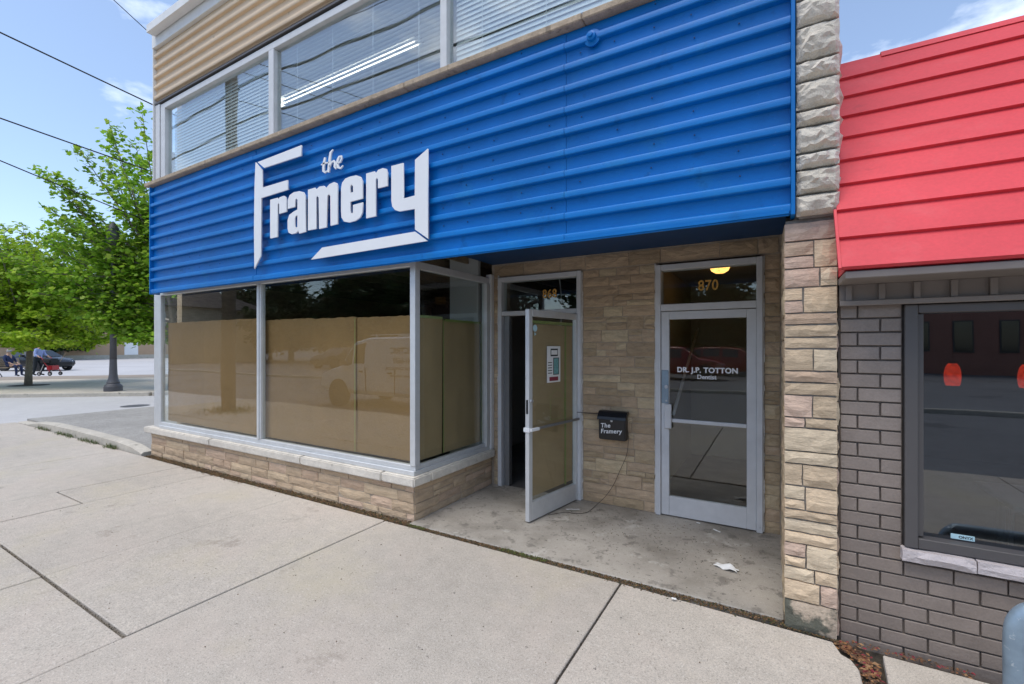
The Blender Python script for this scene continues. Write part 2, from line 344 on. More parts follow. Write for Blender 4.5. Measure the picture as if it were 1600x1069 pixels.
def ashlar(W, H, rng, lmin=.14, lmax=.46, hmin=.085, hmax=.19, gap=.005, force_short=False):
    out_ = []; z = 0
    while z < H-1e-4:
        bh = rng.uniform(hmin, hmax)
        if H-z-bh < hmin*.7: bh = H-z
        x = 0
        while x < W-1e-4:
            Lg = rng.uniform(lmin, lmax)
            if W-x-Lg < lmin*.55: Lg = W-x
            if bh > .115 and rng.random() < .62:
                h1 = bh*rng.choice([.38, .45, .55, .62])
                for (za, zb) in ((z, z+h1), (z+h1, z+bh)):
                    if Lg > .26 and rng.random() < .45:
                        c_ = x+Lg*rng.uniform(.3, .7); out_ += [(x, c_, za, zb), (c_, x+Lg, za, zb)]
                    else: out_.append((x, x+Lg, za, zb))
            else: out_.append((x, x+Lg, z, z+bh))
            x += Lg
        z += bh
    g = gap/2
    return [(a+g, b-g, c_+g, d-g) for a, b, c_, d in out_]
def lay_stones(parent, cells, origin, rotz, depth, material, rng, amp=.007, name='stone', **kw):
    """cells in (u, z) of the wall's face; origin = world point of u=0,z=0 on the backing face; rotz turns the face (0: looks to -Y)"""
    ca, sa = math.cos(rotz), math.sin(rotz); pw = wloc(parent)
    for (a, b, c_, d) in cells:
        me = stone_mesh(b-a, d-c_, depth+rng.uniform(-.004, .006), rng, amp, **kw); me.materials.append(MATS[material])
        o = bpy.data.objects.new(name, me); C.objects.link(o); o.parent = parent; u = (a+b)/2
        o.location = Vector((origin[0]+ca*u, origin[1]+sa*u, origin[2]+(c_+d)/2))-pw; o.rotation_euler.z = rotz
# ================================================================== SETTING
tag(MB().prism([(-700, -700), (700, -700), (700, 700), (-700, 700)], -.6, -.30).build('ground', 'ground'), kind='structure')
tag(MB().prism([(-160, -1.62), (-14.32, -1.62), (-14.32, 120), (-160, 120)], -.28, -.02).build('side_street', 'street'), kind='structure')
tag(MB().prism([(-160, -10), (70, -10), (70, -1.62), (-160, -1.62)], -.29, -.18).build('main_road', 'road'), kind='structure')
tag(MB().prism([(-140, -75), (70, -75), (70, -10.2), (-140, -10.2)], -.29, -.10).build('parking_lot', 'road'), kind='structure')
tag(MB().box(-140, 70, -10.18, -10.02, -.28, -.05).build('far_kerb', 'kerb', bevel=.02), kind='structure')
tag(MB().prism([(-14.3, 3.3), (-8.3, 3.3), (-8.3, 40), (-14.3, 40)], -.28, .05).build('driveway', 'asphalt'), kind='structure')
plaza_poly = [(-38, 3.5), (-33.9, 6.87), (-29.6, 11.6), (-24, 18), (-20, 34), (-17, 34), (-17.1, 12), (-17.5, 8.8), (-18.3, 7.2), (-21.9, 4.43), (-27, 2.4), (-37, .5)]
pz = tag(MB().prism(plaza_poly, -.28, .09).build('plaza_pavement', 'concrete_far'), kind='structure')
strip = [(-38, 3.6), (-34.0, 6.95), (-29.7, 11.6), (-24.1, 18), (-22.6, 18), (-26.6, 11.0), (-30.6, 6.2), (-36, 1.6)]
mat('pavers', (.30, .25, .20), .9, .15, 6, .1, .5)
tag(MB().prism(strip, .05, .094).build('paver_strip', 'pavers'), kind='structure')
front = [(-37, .5), (-27, 2.4), (-21.9, 4.43), (-18.3, 7.2), (-17.5, 8.8), (-17.1, 12), (-17, 34)]
fk = MB()
for i in range(len(front)-1):
    a, b = Vector((*front[i], 0)), Vector((*front[i+1], 0)); d = (b-a).normalized(); n = Vector((d.y, -d.x, 0)); n *= .16
    fk.prism([tuple((a+d*.01)[:2]), tuple((b-d*.01)[:2]), tuple((b-d*.01+n)[:2]), tuple((a+d*.01+n)[:2])], -.25, .105)
tag(fk.build('street_kerb', 'kerb', bevel=.015), kind='structure')
# --- the near pavement: a soil bed and separate concrete slabs
sw = tag(MB().prism([(-14.3, -1.6), (9, -1.6), (9, 3.26), (-14.3, 3.26)], -.29, -.045).build('sidewalk', 'soil'), kind='structure')
XJ = [-14.28, -12.6, -10.9, -9.0, -7.05, -6.3, -5.57, -4.55, -3.2, -.94, .37, 2.4, 4.4, 6.6, 9]
for i in range(len(XJ)-1):
    a, b = XJ[i], XJ[i+1]
    ga = .002 if abs(a+4.55) < .01 else .006 if a > -3.3 else .004; gb = .002 if abs(b+4.55) < .01 else .006 if b > -3.3 else .004
    rows = [(-1.58, 1.125), (1.137, 3.12)] if b <= -3.19 else [(-1.58, -.62), (-.6, 3.12)]
    if abs(a+7.05) < .01: rows = [(-1.58, 1.12), (1.14, 1.86), (1.872, 3.12)]
    for (y0, y1) in rows:
        sl = .022*((a+b)/2+3.2)*0
        if b > .36 and a < 0 and y1 > 3: poly = [(a+ga, y0), (b-gb, y0), (b-gb, 2.9), (b-.03, 2.97), (b-.07, 3.0), (b-.10, 3.1), (a+ga, y1)]
        elif abs(a-.37) < .01: poly = [(a+.06, y0), (b-gb, y0), (b-gb, 3.1), (a+.12, 3.1), (a+.11, 2.95), (a+.09, 2.7)]
        else: poly = [(a+ga, y0+.004), (b-gb, y0+.004), (b-gb, y1-.004), (a+ga, y1-.004)]
        MB().prism(poly, -.12, R.uniform(-.003, .003)).build('slab', 'concrete', sw, bevel=.005)
kb = MB()
KX = [-14.28, -13.6, -13.1, -12.3, -11.2, -10.1, -9.2, -8.7, -8.36]; KH = [.004, .02, .09, .13, .135, .13, .12, .09, .03]
def kring(x, h): return [(x, 3.135, -.2), (x, 3.15, h-.02), (x, 3.18, h), (x, 3.3, h), (x, 3.31, -.2)]
for i, (x, h) in enumerate(zip(KX, KH)):
    n = len(kb.v); kb.v += kring(x, h)
    if i: kb.f += [(n-5+k, n-5+(k+1) % 5, n+(k+1) % 5, n+k) for k in range(5)]
kb.f += [(4, 3, 2, 1, 0), tuple(len(kb.v)-5+k for k in range(5))]
tag(auto_smooth(kb.build('kerb', 'kerb')), kind='structure')
tag(MB().prism([(-2.95, 3.17), (.04, 3.19), (.04, 4.62), (-2.95, 4.62)], -.28, .006).build('entrance_slab', 'concrete_porch', bevel=.006), kind='structure')
tag(MB().lathe([(.001, 0), (.32, 0), (.33, .004), (.30, .008), (.001, .008)], 24, (-15.5, 5.7, -.021)).build('manhole_cover', 'iron_grey'), 'round dark manhole cover in the side street asphalt', 'manhole cover')
# ================================================================== SHOP BUILDING
shop = empty('shop_building', (-4, 3.3, 0), 'two storey stone shop with blue ribbed cladding band and tan cladding above', 'building')
YW = 3.22
bw = MB().box(-8.22, -2.945, 3.236, 3.55, -.2, .345).box(-3.25, -2.945, 3.552, 4.58, -.2, .345).build('stone_base', 'mortar', shop)
rng = random.Random(3)
lay_stones(bw, ashlar(5.29, .37, rng, .16, .5, .075, .135), (-8.235, 3.237, -.025), 0, .012, 'stone_base', rng, .004)
lay_stones(bw, ashlar(1.335, .37, rng, .2, .5, .075, .135), (-2.946, 3.238, -.025), PI/2, .012, 'stone_base', rng, .004)
cx = [-8.33, -6.45, -4.55, -3.31, -2.885]
for a, b in zip(cx, cx[1:]): MB().box(a+.003, b-.003, 3.165, 3.42, .342, .43).build('coping_stone', 'coping', shop, bevel=.012, seg=2)
MB().box(-3.1, -2.885, 3.424, 4.565, .342, .43).build('coping_stone', 'coping', shop, bevel=.012, seg=2)
# --- display windows: the aluminium frame is the part, each pane a sub-part
Z0, Z1 = .43, 2.46
fw = MB()
fw.box(-8.2, -8.075, 3.25, 3.31, Z0, Z1); fw.box(-8.06, -7.96, 3.238, 3.30, Z0+.002, Z1)
fw.box(-5.49, -5.41, 3.235, 3.30, Z0+.0905, Z1-.0555); fw.box(-5.47, -5.43, 3.222, 3.2345, Z0+.0905, Z1-.0555)
fw.box(-2.995, -2.93, 3.228, 3.30, Z0+.0905, Z1)
fw.box(-7.958, -2.93, 3.215, 3.30, Z0+.001, Z0+.045); fw.box(-7.958, -2.935, 3.24, 3.299, Z0+.0455, Z0+.09)
fw.box(-7.958, -2.996, 3.235, 3.30, Z1-.055, Z1-.001)
dw = fw.build('display_window', 'aluminium', shop, bevel=.004)
tag(dw, 'aluminium framed front shop window')
box('pane', 'glass', dw, -7.965, -5.485, 3.262, 3.268, Z0+.08, Z1-.04); box('pane', 'glass', dw, -5.415, -2.99, 3.262, 3.268, Z0+.08, Z1-.04)
fr = MB(); fr.box(-3.0, -2.935, 3.302, 4.52, Z0+.001, Z0+.045); fr.box(-3.0, -2.945, 3.303, 4.44, Z0+.0455, Z0+.085)
fr.box(-3.0, -2.94, 3.302, 4.519, Z1-.075, Z1-.004); fr.box(-2.995, -2.925, 4.441, 4.52, Z0+.0455, Z1-.0755)
rw = tag(fr.build('return_window', 'aluminium', shop, bevel=.004), 'aluminium framed side window facing the entrance')
box('pane', 'glass', rw, -2.968, -2.962, 3.32, 4.45, Z0+.08, Z1-.07)
box('window_post', 'white_trim', shop, -2.99, -2.915, 4.521, 4.585, .43, 2.5, bevel=.004)
# --- recessed entrance wall
YI = 4.59
D1 = (-2.84, -1.80, 2.455); D2 = (-1.025, -.105, 2.44)         # door frames: x0, x1, top
iw = MB().box(-2.95, D1[0]+.02, YI, 4.8, 0, 2.46).box(D1[1]-.02, D2[0]+.02, YI, 4.8, 0, 2.46).box(D2[1]-.02, .05, YI, 4.8, 0, 2.46).box(-2.95, .05, YI, 4.8, 2.4605, 2.62).build('entrance_wall', 'mortar', shop)
rng = random.Random(21)
lay_stones(iw, ashlar(D2[0]-D1[1]-.024, 2.448, rng, .13, .42, .085, .17), (D1[1]+.012, YI, .008), 0, .013, 'stone_tan', rng)
lay_stones(iw, ashlar(.118, 2.448, rng, .1, .13, .07, .13), (D2[1]+.012, YI, .008), 0, .013, 'stone_tan', rng)
lay_stones(iw, ashlar(.062, 2.44, rng, .062, .07, .07, .15), (-2.914, YI, .008), 0, .013, 'stone_tan', rng)
lay_stones(iw, [(a+.004, b-.004, .004, .136) for a, b in zip([0, .40, .86, 1.15, 1.62, 1.93, 2.46, 2.77], [.40, .86, 1.15, 1.62, 1.93, 2.46, 2.77, 2.93])], (-2.914, YI, 2.465), 0, .013, 'stone_tan', rng)
def door_frame(name, x0, x1, top, bar0, bar1):
    f = MB(); f.box(x0, x0+.05, 4.545, 4.68, 0.008, top); f.box(x1-.05, x1, 4.545, 4.68, 0.008, top)
    f.box(x0+.0505, x1-.0505, 4.547, 4.678, top-.055, top-.001); f.box(x0+.0505, x1-.0505, 4.55, 4.67, bar0, bar1)
    fo = f.build(name, 'painted_grey', shop, bevel=.004)
    box('transom_pane', 'glass', fo, x0+.045, x1-.045, 4.60, 4.606, bar1-.004, top-.05)
    c = MB(); q = random.Random(int(abs(x0)*100))
    for xs, sg in ((x0, -1), (x1, 1)):                    # ragged white caulk line beside the frame
        z = .02
        while z < top-.05:
            h = q.uniform(.03, .09); e = q.uniform(.006, .014); xa, xb = sorted((xs+sg*.001, xs+sg*e)); c.box(xa, xb, 4.565+q.uniform(-.004, .004), 4.588, z, z+h-.001); z += h
    c.build('caulk', 'caulk', fo); return fo
f868 = door_frame('door_frame', *D1, 2.005, 2.055); f870 = door_frame('door_frame', *D2, 1.99, 2.055)
box('inner_jamb', 'aluminium_dark', f868, D1[0]+.055, D1[0]+.125, 4.60, 4.67, .008, 2.003, bevel=.004)
place_text(text_mesh('868', .135, .001, .002, space=1.05, xs=.85), Matrix.Translation((-2.19, 4.597, 2.19)), 'gold', f868)
place_text(text_mesh('870', .135, .001, .002, space=1.05, xs=.85), Matrix.Translation((-.555, 4.597, 2.175)), 'gold', f870)
def leaf_members(Lw, H, st=.055, top=.065, bot=.17, th=.045):
    m = MB(); m.box(-st, 0, -th/2, th/2, 0, H); m.box(-Lw, -Lw+st, -th/2, th/2, 0, H)
    m.box(-Lw+st+.0005, -st-.0005, -th/2+.001, th/2-.001, 0, bot); m.box(-Lw+st+.0005, -st-.0005, -th/2+.001, th/2-.001, H-top, H); return m
# open door, hung on the right jamb and swung outwards
DL, DH = .865, 1.975
d1 = leaf_members(DL, DH).mesh('door', .003); d1.materials.append(MATS['aluminium'])
door = bpy.data.objects.new('door', d1); C.objects.link(door); door.parent = shop; door.location = Vector((D1[1]-.052, 4.572, .02))-shop.location; door.rotation_euler.z = rad(80)
tag(door, 'open aluminium glass door backed with brown paper')
MB().box(-DL+.05, -.05, -.004, .002, .165, DH-.06).build('pane', 'glass', door, local=True)
MB().box(-DL-.012, -DL+.004, -.035, .035, .83, .872).box(-DL+.004, -DL+.13, -.050, -.0235, .838, .866).build('pull_handle', 'white_metal', door, bevel=.003, local=True)
MB().box(-DL+.131, -.03, -.052, -.040, .846, .872).build('push_bar', 'aluminium_dark', door, bevel=.003, local=True)
MB().box(-DL-.0015, -DL+.001, -.012, .012, 1.0, 1.13).build('lock_plate', 'black_matte', door, local=True)
MB().lathe([(.001, 0), (.017, 0), (.019, .01), (.012, .016), (.001, .016)], 12, (-DL+.028, -.04, 1.12), 'y').build('lock_cylinder', 'rim', door, local=True)
pp = MB()                                                  # paper taped to the inside of the door glass
nx, nz = 9, 14
for side in (0, 1):
    for j in range(nz+1):
        for i in range(nx+1):
            x = -DL+.07+(DL-.15)*i/nx; z = .21+1.63*j/nz; pp.v.append((x, .010+.006*noise.noise((x*5, z*2, 7))+side*.0015, z))
st_ = (nx+1)*(nz+1)
for side in (0, 1):
    for j in range(nz):
        for i in range(nx):
            a = side*st_+j*(nx+1)+i; pp.f.append((a, a+1, a+nx+2, a+nx+1))
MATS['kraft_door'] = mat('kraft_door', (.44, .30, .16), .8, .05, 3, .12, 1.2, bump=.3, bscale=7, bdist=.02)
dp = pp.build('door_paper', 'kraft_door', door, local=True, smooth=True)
MB().box(-DL+.07, -.08, .0035, .006, 1.845, 1.875).box(-.235, -.205, .003, .0055, .2, 1.84).build('tape', 'tape_green', door, local=True)
MB().tube([(-.26, -.0055, 1.10), (-.26, -.0055, .90), (-.50, -.0055, .90), (-.50, -.0055, 1.10), (-.26, -.0055, 1.10)], .002, 4).tube([(-.24, -.0055, 1.12), (-.38, -.0055, 1.21), (-.52, -.0055, 1.12)], .002, 4).build('sketched_house_decal', 'tape_green', door, local=True)
MB().lathe([(.001, 0), (.034, 0), (.034, .001), (.001, .001)], 12, (-DL+.115, -.0062, 1.80), 'y').lathe([(.001, 0), (.02, 0), (.02, .001), (.001, .001)], 3, (-DL+.115, -.0062, 1.745), 'y').build('sticker', 'sticker_blue', door, local=True)
def door_pt(x, y, z):
    a = rad(80); p = door.location+shop.location
    return Vector((p.x+x*math.cos(a)-y*math.sin(a), p.y+x*math.sin(a)+y*math.cos(a), p.z+z))
# closed door of the dentist
e2 = leaf_members(D2[1]-D2[0]-.104, 1.965, .075, .075, .185).mesh('door', .003); e2.materials.append(MATS['painted_grey'])
door2 = bpy.data.objects.new('door', e2); C.objects.link(door2); door2.parent = shop; door2.location = Vector((D2[1]-.052, 4.585, .018))-shop.location
tag(door2, 'closed grey framed glass door')
W2 = D2[1]-D2[0]-.104
MB().box(-W2+.07, -.07, -.004, .002, .18, 1.895).build('pane', 'glass', door2, local=True)
MB().box(-W2+.0755, -.0755, -.03, -.006, .90, .935).build('push_rail', 'painted_grey', door2, bevel=.004, local=True)
MB().box(-W2+.005, -W2+.07, -.03, -.0235, 1.08, 1.40).build('latch_guard', 'galvanised', door2, bevel=.003, local=True)
MB().lathe([(.001, 0), (.016, 0), (.018, .008), (.001, .01)], 12, (-W2+.05, -.041, 1.24), 'y').lathe([(.001, 0), (.009, 0), (.009, .005), (.001, .005)], 8, (-W2+.05, -.036, 1.105), 'y').build('lock_cylinder', 'rim', door2, local=True)
MB().box(-W2+.035, -W2+.1, -.055, -.0235, .84, 1.075).build('pull_handle', 'painted_grey', door2, bevel=.006, local=True)
place_text(text_mesh('DR. J.P. TOTTON', .066, .0008, .0026, space=1.06), Matrix.Translation((-W2/2+.0, -.007, 1.385)), 'lettering', door2, True)
place_text(text_mesh('Dentist', .056, .0008, 0.0014), Matrix.Translation((-W2/2+.0, -.007, 1.325)), 'lettering', door2, True)
# --- soffit, blue ribbed cladding
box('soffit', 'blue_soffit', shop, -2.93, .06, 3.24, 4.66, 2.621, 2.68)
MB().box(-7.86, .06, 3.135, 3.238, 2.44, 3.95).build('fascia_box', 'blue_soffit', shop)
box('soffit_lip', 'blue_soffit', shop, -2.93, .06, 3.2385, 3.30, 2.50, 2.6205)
PITCH = .156
def rib_profile(z0, z1, y0, dep, off=0.0):
    pr = []; z = z1
    zs = [(0, 0), (.080, 0), (.090, -.72), (.096, -.97), (.102, -1.04), (.134, -.98), (.140, -.86), (.146, -.06)]
    while z > z0+1e-4:
        for dz, d in zs:
            q = z-dz
            if q >= z0-1e-6: pr.append((y0+d*dep, q))
        z -= PITCH
    return pr
def cladding(name, material, xa, xb, z0, z1, y0, dep, parent, backd=.02):
    pr = rib_profile(z0, z1, y0, dep); n = len(pr); m = MB()
    m.v = [(x, y, z) for x in (xa, xb) for (y, z) in pr]+[(x, y0+backd, z) for x in (xa, xb) for (_, z) in pr]
    m.f = [(i, i+1, n+i+1, n+i) for i in range(n-1)]+[(2*n+i, 3*n+i, 3*n+i+1, 2*n+i+1) for i in range(n-1)]
    m.f += [(i, 2*n+i, 2*n+i+1, i+1) for i in range(n-1)]+[(n+i, n+i+1, 3*n+i+1, 3*n+i) for i in range(n-1)]
    m.f += [(0, n, 3*n, 2*n), (n-1, 3*n-1, 4*n-1, 2*n-1)]
    o = m.build(name, material, parent); return auto_smooth(o, 34)
ZB0, ZB1 = 2.41, 3.97
for k, (a, b) in enumerate(((-7.88, -5.30), (-5.30, -3.62), (-3.62, -1.35), (-1.35, .07))):
    cladding('blue_cladding_sheet', 'blue_paint', a+.001, b-.001, ZB0+.0, ZB1, 3.118+.003*(k % 2), .040, shop)
MB().box(-7.88, .071, 3.078, 3.1125, ZB0-.002, ZB0+.034).build('cladding_trim', 'blue_paint', shop, bevel=.01, seg=2)
box('cladding_end_trim', 'blue_paint', shop, .0705, .092, 3.07, 3.2, ZB0-.004, ZB1+.002, bevel=.003)
box('cladding_end_trim', 'blue_paint', shop, -7.9, -7.8815, 3.072, 3.2, ZB0-.004, ZB1-.004, bevel=.003)
bx_, bz_ = onY(923, 55, 3.06)
auto_smooth(MB().lathe([(.001, .05), (.055, .05), (.06, .03), (.035, .022), (.033, .0), (.018, -.006), (.016, -.02), (.001, -.022)], 20, (bx_, 3.06, bz_), 'y').build('round_boss', 'blue_paint', shop))
sc_ = MB(); q = random.Random(5)
for i in range(30):
    for k in range(9):
        if q.random() < .45: sc_.lathe([(.001, 0), (.006, 0), (.005, -.004), (.001, -.005)], 6, (-7.6+i*.255+q.uniform(-.02, .02), 3.112, ZB1-.03-k*PITCH), 'y')
tag(sc_.build('cladding_screws', 'blue_soffit', shop), kind='stuff')
lx = [-8.0, -6.3, -4.55, -2.9, -1.2, .09]
for a, b in zip(lx, lx[1:]): MB().box(a+.002, b-.002, 3.045, 3.33, 3.974, 4.028).build('ledge_piece', 'ledge', shop, bevel=.008)
# --- upper storey
UW0, UW1 = 4.03, 5.27
uf = MB(); YU = 3.26
uf.box(-8.13, -8.0, YU-.02, YU+.1, UW0, UW1+.02); uf.box(-7.985, -7.86, YU-.01, YU+.09, UW0, UW1)
for a, b in ((-5.265, -5.165), (-2.645, -2.57)): uf.box(a, b, YU-.015, YU+.085, UW0+.065, UW1-.082)
uf.box(-.02, .075, YU-.01, YU+.09, UW0, UW1)
uf.box(-7.859, -.0205, YU-.005, YU+.08, UW0+.001, UW0+.06); uf.box(-7.859, -.0205, YU-.012, YU+.08, UW1-.08, UW1-.001)
uw = tag(uf.build('upper_window', 'painted_grey', shop, bevel=.004), 'grey framed strip window of three wide panes')
for a, b in ((-7.87, -5.255), (-5.175, -2.635), (-2.58, -.01)): box('pane', 'glass_up', uw, a, b, YU+.035, YU+.041, UW0+.05, UW1-.07)
for bi, (a, b, tilt) in enumerate(((-7.83, -5.28, -72), (-5.15, -2.66, -15), (-2.55, -.04, -72))):
    bl = MB(); z = UW0+.08
    while z < UW1-.09:
        T = Matrix.Translation((0, YU+.11, z)) @ Matrix.Rotation(rad(-tilt), 4, 'X')
        bl.box(a, b, -.024, .024, -.0006, .0006, T); z += .0455
    for t in (.12, .37, .62, .87): xx = a+(b-a)*t; bl.box(xx-.003, xx+.003, YU+.082, YU+.083, UW0+.06, UW1-.08)
    tag(bl.build('window_blind', 'blind', uw), 'white slatted blind behind the upper glass', kind='stuff')
box('head_trim', 'frame_brown', shop, -8.13, .08, YU-.03, YU+.1, UW1+.021, UW1+.045)
cladding('tan_cladding_sheet', 'tan_paint', -8.14, -4.2, UW1+.047, 6.14, YU-.0, .036, shop)
cladding('tan_cladding_sheet', 'tan_paint', -4.198, .09, UW1+.047, 6.14, YU-.0, .036, shop)
box('corner_trim', 'white_trim', shop, -8.16, -8.1405, YU-.045, YU+.1, 4.03, 6.14, bevel=.003)
box('fascia_board', 'white_trim', shop, -8.17, .1, YU-.05, YU+.1, 6.143, 6.40, bevel=.004)
MB().extrude_x([(3.10, 6.29), (3.10, 6.40), (3.13, 6.43), (3.5, 6.45), (3.5, 6.403), (3.205, 6.402), (3.205, 6.29)], -8.06, .1).build('roof_cap', 'white_trim', shop)
box('roof', 'dark_roof', shop, -8.1, .25, 3.5, 14, 6.30, 6.42)
# --- pillar: slim ashlar below, a stack of rock-faced blocks above
pl = MB().box(.045, .29, 3.155, 4.6, -.2, 2.39).box(.11, .29, 3.12, 4.6, 2.3905, 6.45).build('stone_pillar', 'mortar_grey', shop)
rng = random.Random(8)
cells = []; z = .16
hs = [.118, .078, .14, .067, .074, .056, .14, .13, .074, .137, .06, .13, .074, .067, .13, .067, .074, .067, .15, .11, .16, .12]
for h in hs:
    if z+h > 2.37: h = 2.372-z
    if h < .03: break
    if h > .125 and rng.random() < .7:
        s = rng.uniform(.35, .65)*.262
        if rng.random() < .5: cells += [(0, s, z, z+h), (s, .262, z, z+h)]
        else: m_ = z+h*rng.uniform(.4, .6); cells += [(0, s, z, m_), (0, s, m_, z+h), (s, .262, z, z+h)]
    elif rng.random() < .35: s = rng.uniform(.3, .7)*.262; cells += [(0, s, z, z+h), (s, .262, z, z+h)]
    else: cells.append((0, .262, z, z+h))
    z += h
cells = [(a+.003, b-.003, c_+.004, d-.004) for a, b, c_, d in cells]
lay_stones(pl, cells, (.036, 3.157, 0), 0, .02, 'stone_cream', rng, .007)
lay_stones(pl, [(.003, .259, -.02, .157)], (.036, 3.157, 0), 0, .02, 'stone_mossy', rng, .008)
lay_stones(pl, ashlar(1.42, 2.36, rng, .18, .5, .085, .17), (.047, 4.585, .01), -PI/2, .014, 'stone_tan', rng, .004)
ed = []; z = .0
while z < 2.34:
    h = rng.uniform(.07, .16); ed.append((.004, .05+rng.uniform(0, .02), z+.004, min(z+h, 2.36)-.004)); z += h
lay_stones(pl, ed, (.288, 3.16, 0), PI/2, .016, 'stone_cream', rng, .006)
z = 2.392
for h in (.125, .145, .095, .15, .095, .165, .115, .20, .16, .22, .15, .2, .18, .16, .2, .17, .22, .18, .2, .16, .2):
    if z+h > 6.44: break
    me = stone_mesh(.205, h-.012, .042, rng, .012, .024, .016, 10, .024); me.materials.append(MATS['stone_rock'])
    o = bpy.data.objects.new('rock_faced_block', me); C.objects.link(o); o.parent = pl; o.location = Vector((.1995, 3.125, z+h/2))-wloc(pl)
    me = stone_mesh(.55, h-.012, .03, rng, .02, .05, .018); me.materials.append(MATS['stone_rock'])
    o = bpy.data.objects.new('rock_faced_block', me); C.objects.link(o); o.parent = pl; o.location = Vector((.285, 3.41, z+h/2))-wloc(pl); o.rotation_euler.z = PI/2
    z += h
# --- the rest of the shell and the rooms behind the glass
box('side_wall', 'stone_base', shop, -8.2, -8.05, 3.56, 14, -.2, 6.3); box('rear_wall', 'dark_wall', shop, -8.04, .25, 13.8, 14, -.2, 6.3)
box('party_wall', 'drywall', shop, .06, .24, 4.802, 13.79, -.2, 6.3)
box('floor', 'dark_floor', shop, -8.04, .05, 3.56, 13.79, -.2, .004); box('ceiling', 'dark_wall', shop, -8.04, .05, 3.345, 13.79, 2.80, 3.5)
box('upper_ceiling', 'white_wall', shop, -8.04, .05, 3.37, 13.79, 5.75, 5.9); box('upper_partition', 'white_wall', shop, -8.04, .05, 9.0, 9.1, 3.51, 5.74)
box('hall_partition', 'beige_wall', shop, -1.22, -1.14, 4.802, 13.79, .005, 2.79); box('hall_end_wall', 'beige_wall', shop, -1.139, .05, 7.4, 7.5, .005, 2.79); box('hall_side_lining', 'beige_wall', shop, .03, .058, 4.803, 7.39, .005, 2.79)
box('hall_ceiling', 'beige_wall', shop, -1.139, .029, 4.803, 7.39, 2.57, 2.79)
box('shop_partition', 'drywall', shop, -3.9, -3.78, 5.4, 8.5, .005, 2.79); box('rear_partition', 'dark_wall', shop, -8.04, -1.23, 9.5, 9.6, .005, 2.79)
box('stud_panel', 'white_wall', shop, -3.55, -3.12, 4.55, 4.6, .005, 2.79)
jo = MB()
for k in range(14): jo.box(-7.9+k*.46, -7.86+k*.46, 3.6, 9.4, 2.66, 2.795)
jo.build('ceiling_joists', 'wood_slat', shop)
MB().tube([(-.98, 5.2, .9), (-.98, 6.0, 1.35), (-.98, 7.0, 1.9)], .018, 8).build('hand_rail', 'white_metal', shop, smooth=True)
# ================================================================== NEIGHBOUR
nb = empty('neighbour_building', (2.2, 3.3, 0), 'low grey painted brick building with red siding mansard roof', 'building')
YB = 3.205
NX1 = 4.2; WX0, WX1, WZ0, WZ1 = .59, 2.9, .575, 1.872
bwall = MB().box(.305, WX0, YB, 3.4, -.2, 1.99).box(WX0+.0005, WX1-.0005, YB, 3.4, -.2, .505).box(WX1, NX1, YB, 3.4, -.2, 1.99).box(WX0+.0005, WX1-.0005, YB, 3.4, WZ1+.005, 1.99).build('brick_wall', 'brick_joint', nb)
bme = {}
def brick_mesh(L_, k):
    key = (round(L_, 3), k)
    if key not in bme:
        q_ = random.Random(k*7+int(L_*1000)); m_ = MB(); m_.box(-L_/2, L_/2, -.018, 0, -.03425, .03425); m_.v = [(x+q_.uniform(-.0015, .0015), y+(q_.uniform(-.0012, .0012) if y < 0 else 0), z+q_.uniform(-.001, .001)) for x, y, z in m_.v]; me = m_.mesh('brick', .0025); me.materials.append(MATS['brick_paint']); bme[key] = me
    return bme[key]
rng = random.Random(4); row = 0; z = -.055; pwb = wloc(bwall)
while z < 1.87:
    off = .0925 if row % 2 == 0 else .1925
    spans = [(.31, WX0-.003), (WX1+.003, NX1)] if z > .45 else [(.31, NX1)]
    for (xa, xb) in spans:
        x = .30+off-.2
        while x < xb:
            a, b = max(x, xa), min(x+.2, xb)
            if b-a > .025:
                L_ = b-a-.0085; o = bpy.data.objects.new('brick', brick_mesh(L_, rng.randrange(4))); C.objects.link(o); o.parent = bwall
                o.location = Vector(((a+b)/2, YB-.001+rng.uniform(0, .002), z+.0385))-pwb
            x += .2
    z += .0775; row += 1
nf = MB(); nf.box(WX0+.003, WX0+.058, 3.165, 3.3, WZ0+.001, WZ1); nf.box(WX0+.0585, WX0+.085, 3.19, 3.29, WZ0+.06, WZ1-.05); nf.box(WX1-.06, WX1-.003, 3.165, 3.3, WZ0+.001, WZ1)
nf.box(WX0+.0585, WX1-.0605, 3.168, 3.298, WZ0+.002, WZ0+.055); nf.box(WX0+.0585, WX1-.0605, 3.168, 3.298, WZ1-.045, WZ1-.001)
nw = tag(nf.build('shop_window', 'frame_brown', nb, bevel=.003), 'dark framed fixed window')
box('pane', 'glass_dark', nw, WX0+.08, WX1-.055, 3.235, 3.241, WZ0+.05, WZ1-.04)
for a, b in ((WX0-.012, .865), (.868, 1.55), (1.553, 2.3), (2.303, WX1+.02)):
    me = stone_mesh(b-a, .062, .075, rng, .008, .05, .008); me.materials.append(MATS['sill_paint']); o = bpy.data.objects.new('sill_block', me); C.objects.link(o); o.parent = nb
    o.location = Vector(((a+b)/2, 3.203, .5405))-nb.location
sx_, sz_ = onY(1504, 840, 3.233)
stk = MB().box(sx_-.046, sx_+.046, 3.2315, 3.2345, sz_-.012, sz_+.013).build('window_sticker', 'sticker_blue', nw)
place_text(text_mesh('ONYX', .019, .0004, .0006), Matrix.Translation((sx_+.012, 3.2312, sz_-.006)), 'print_black', stk)
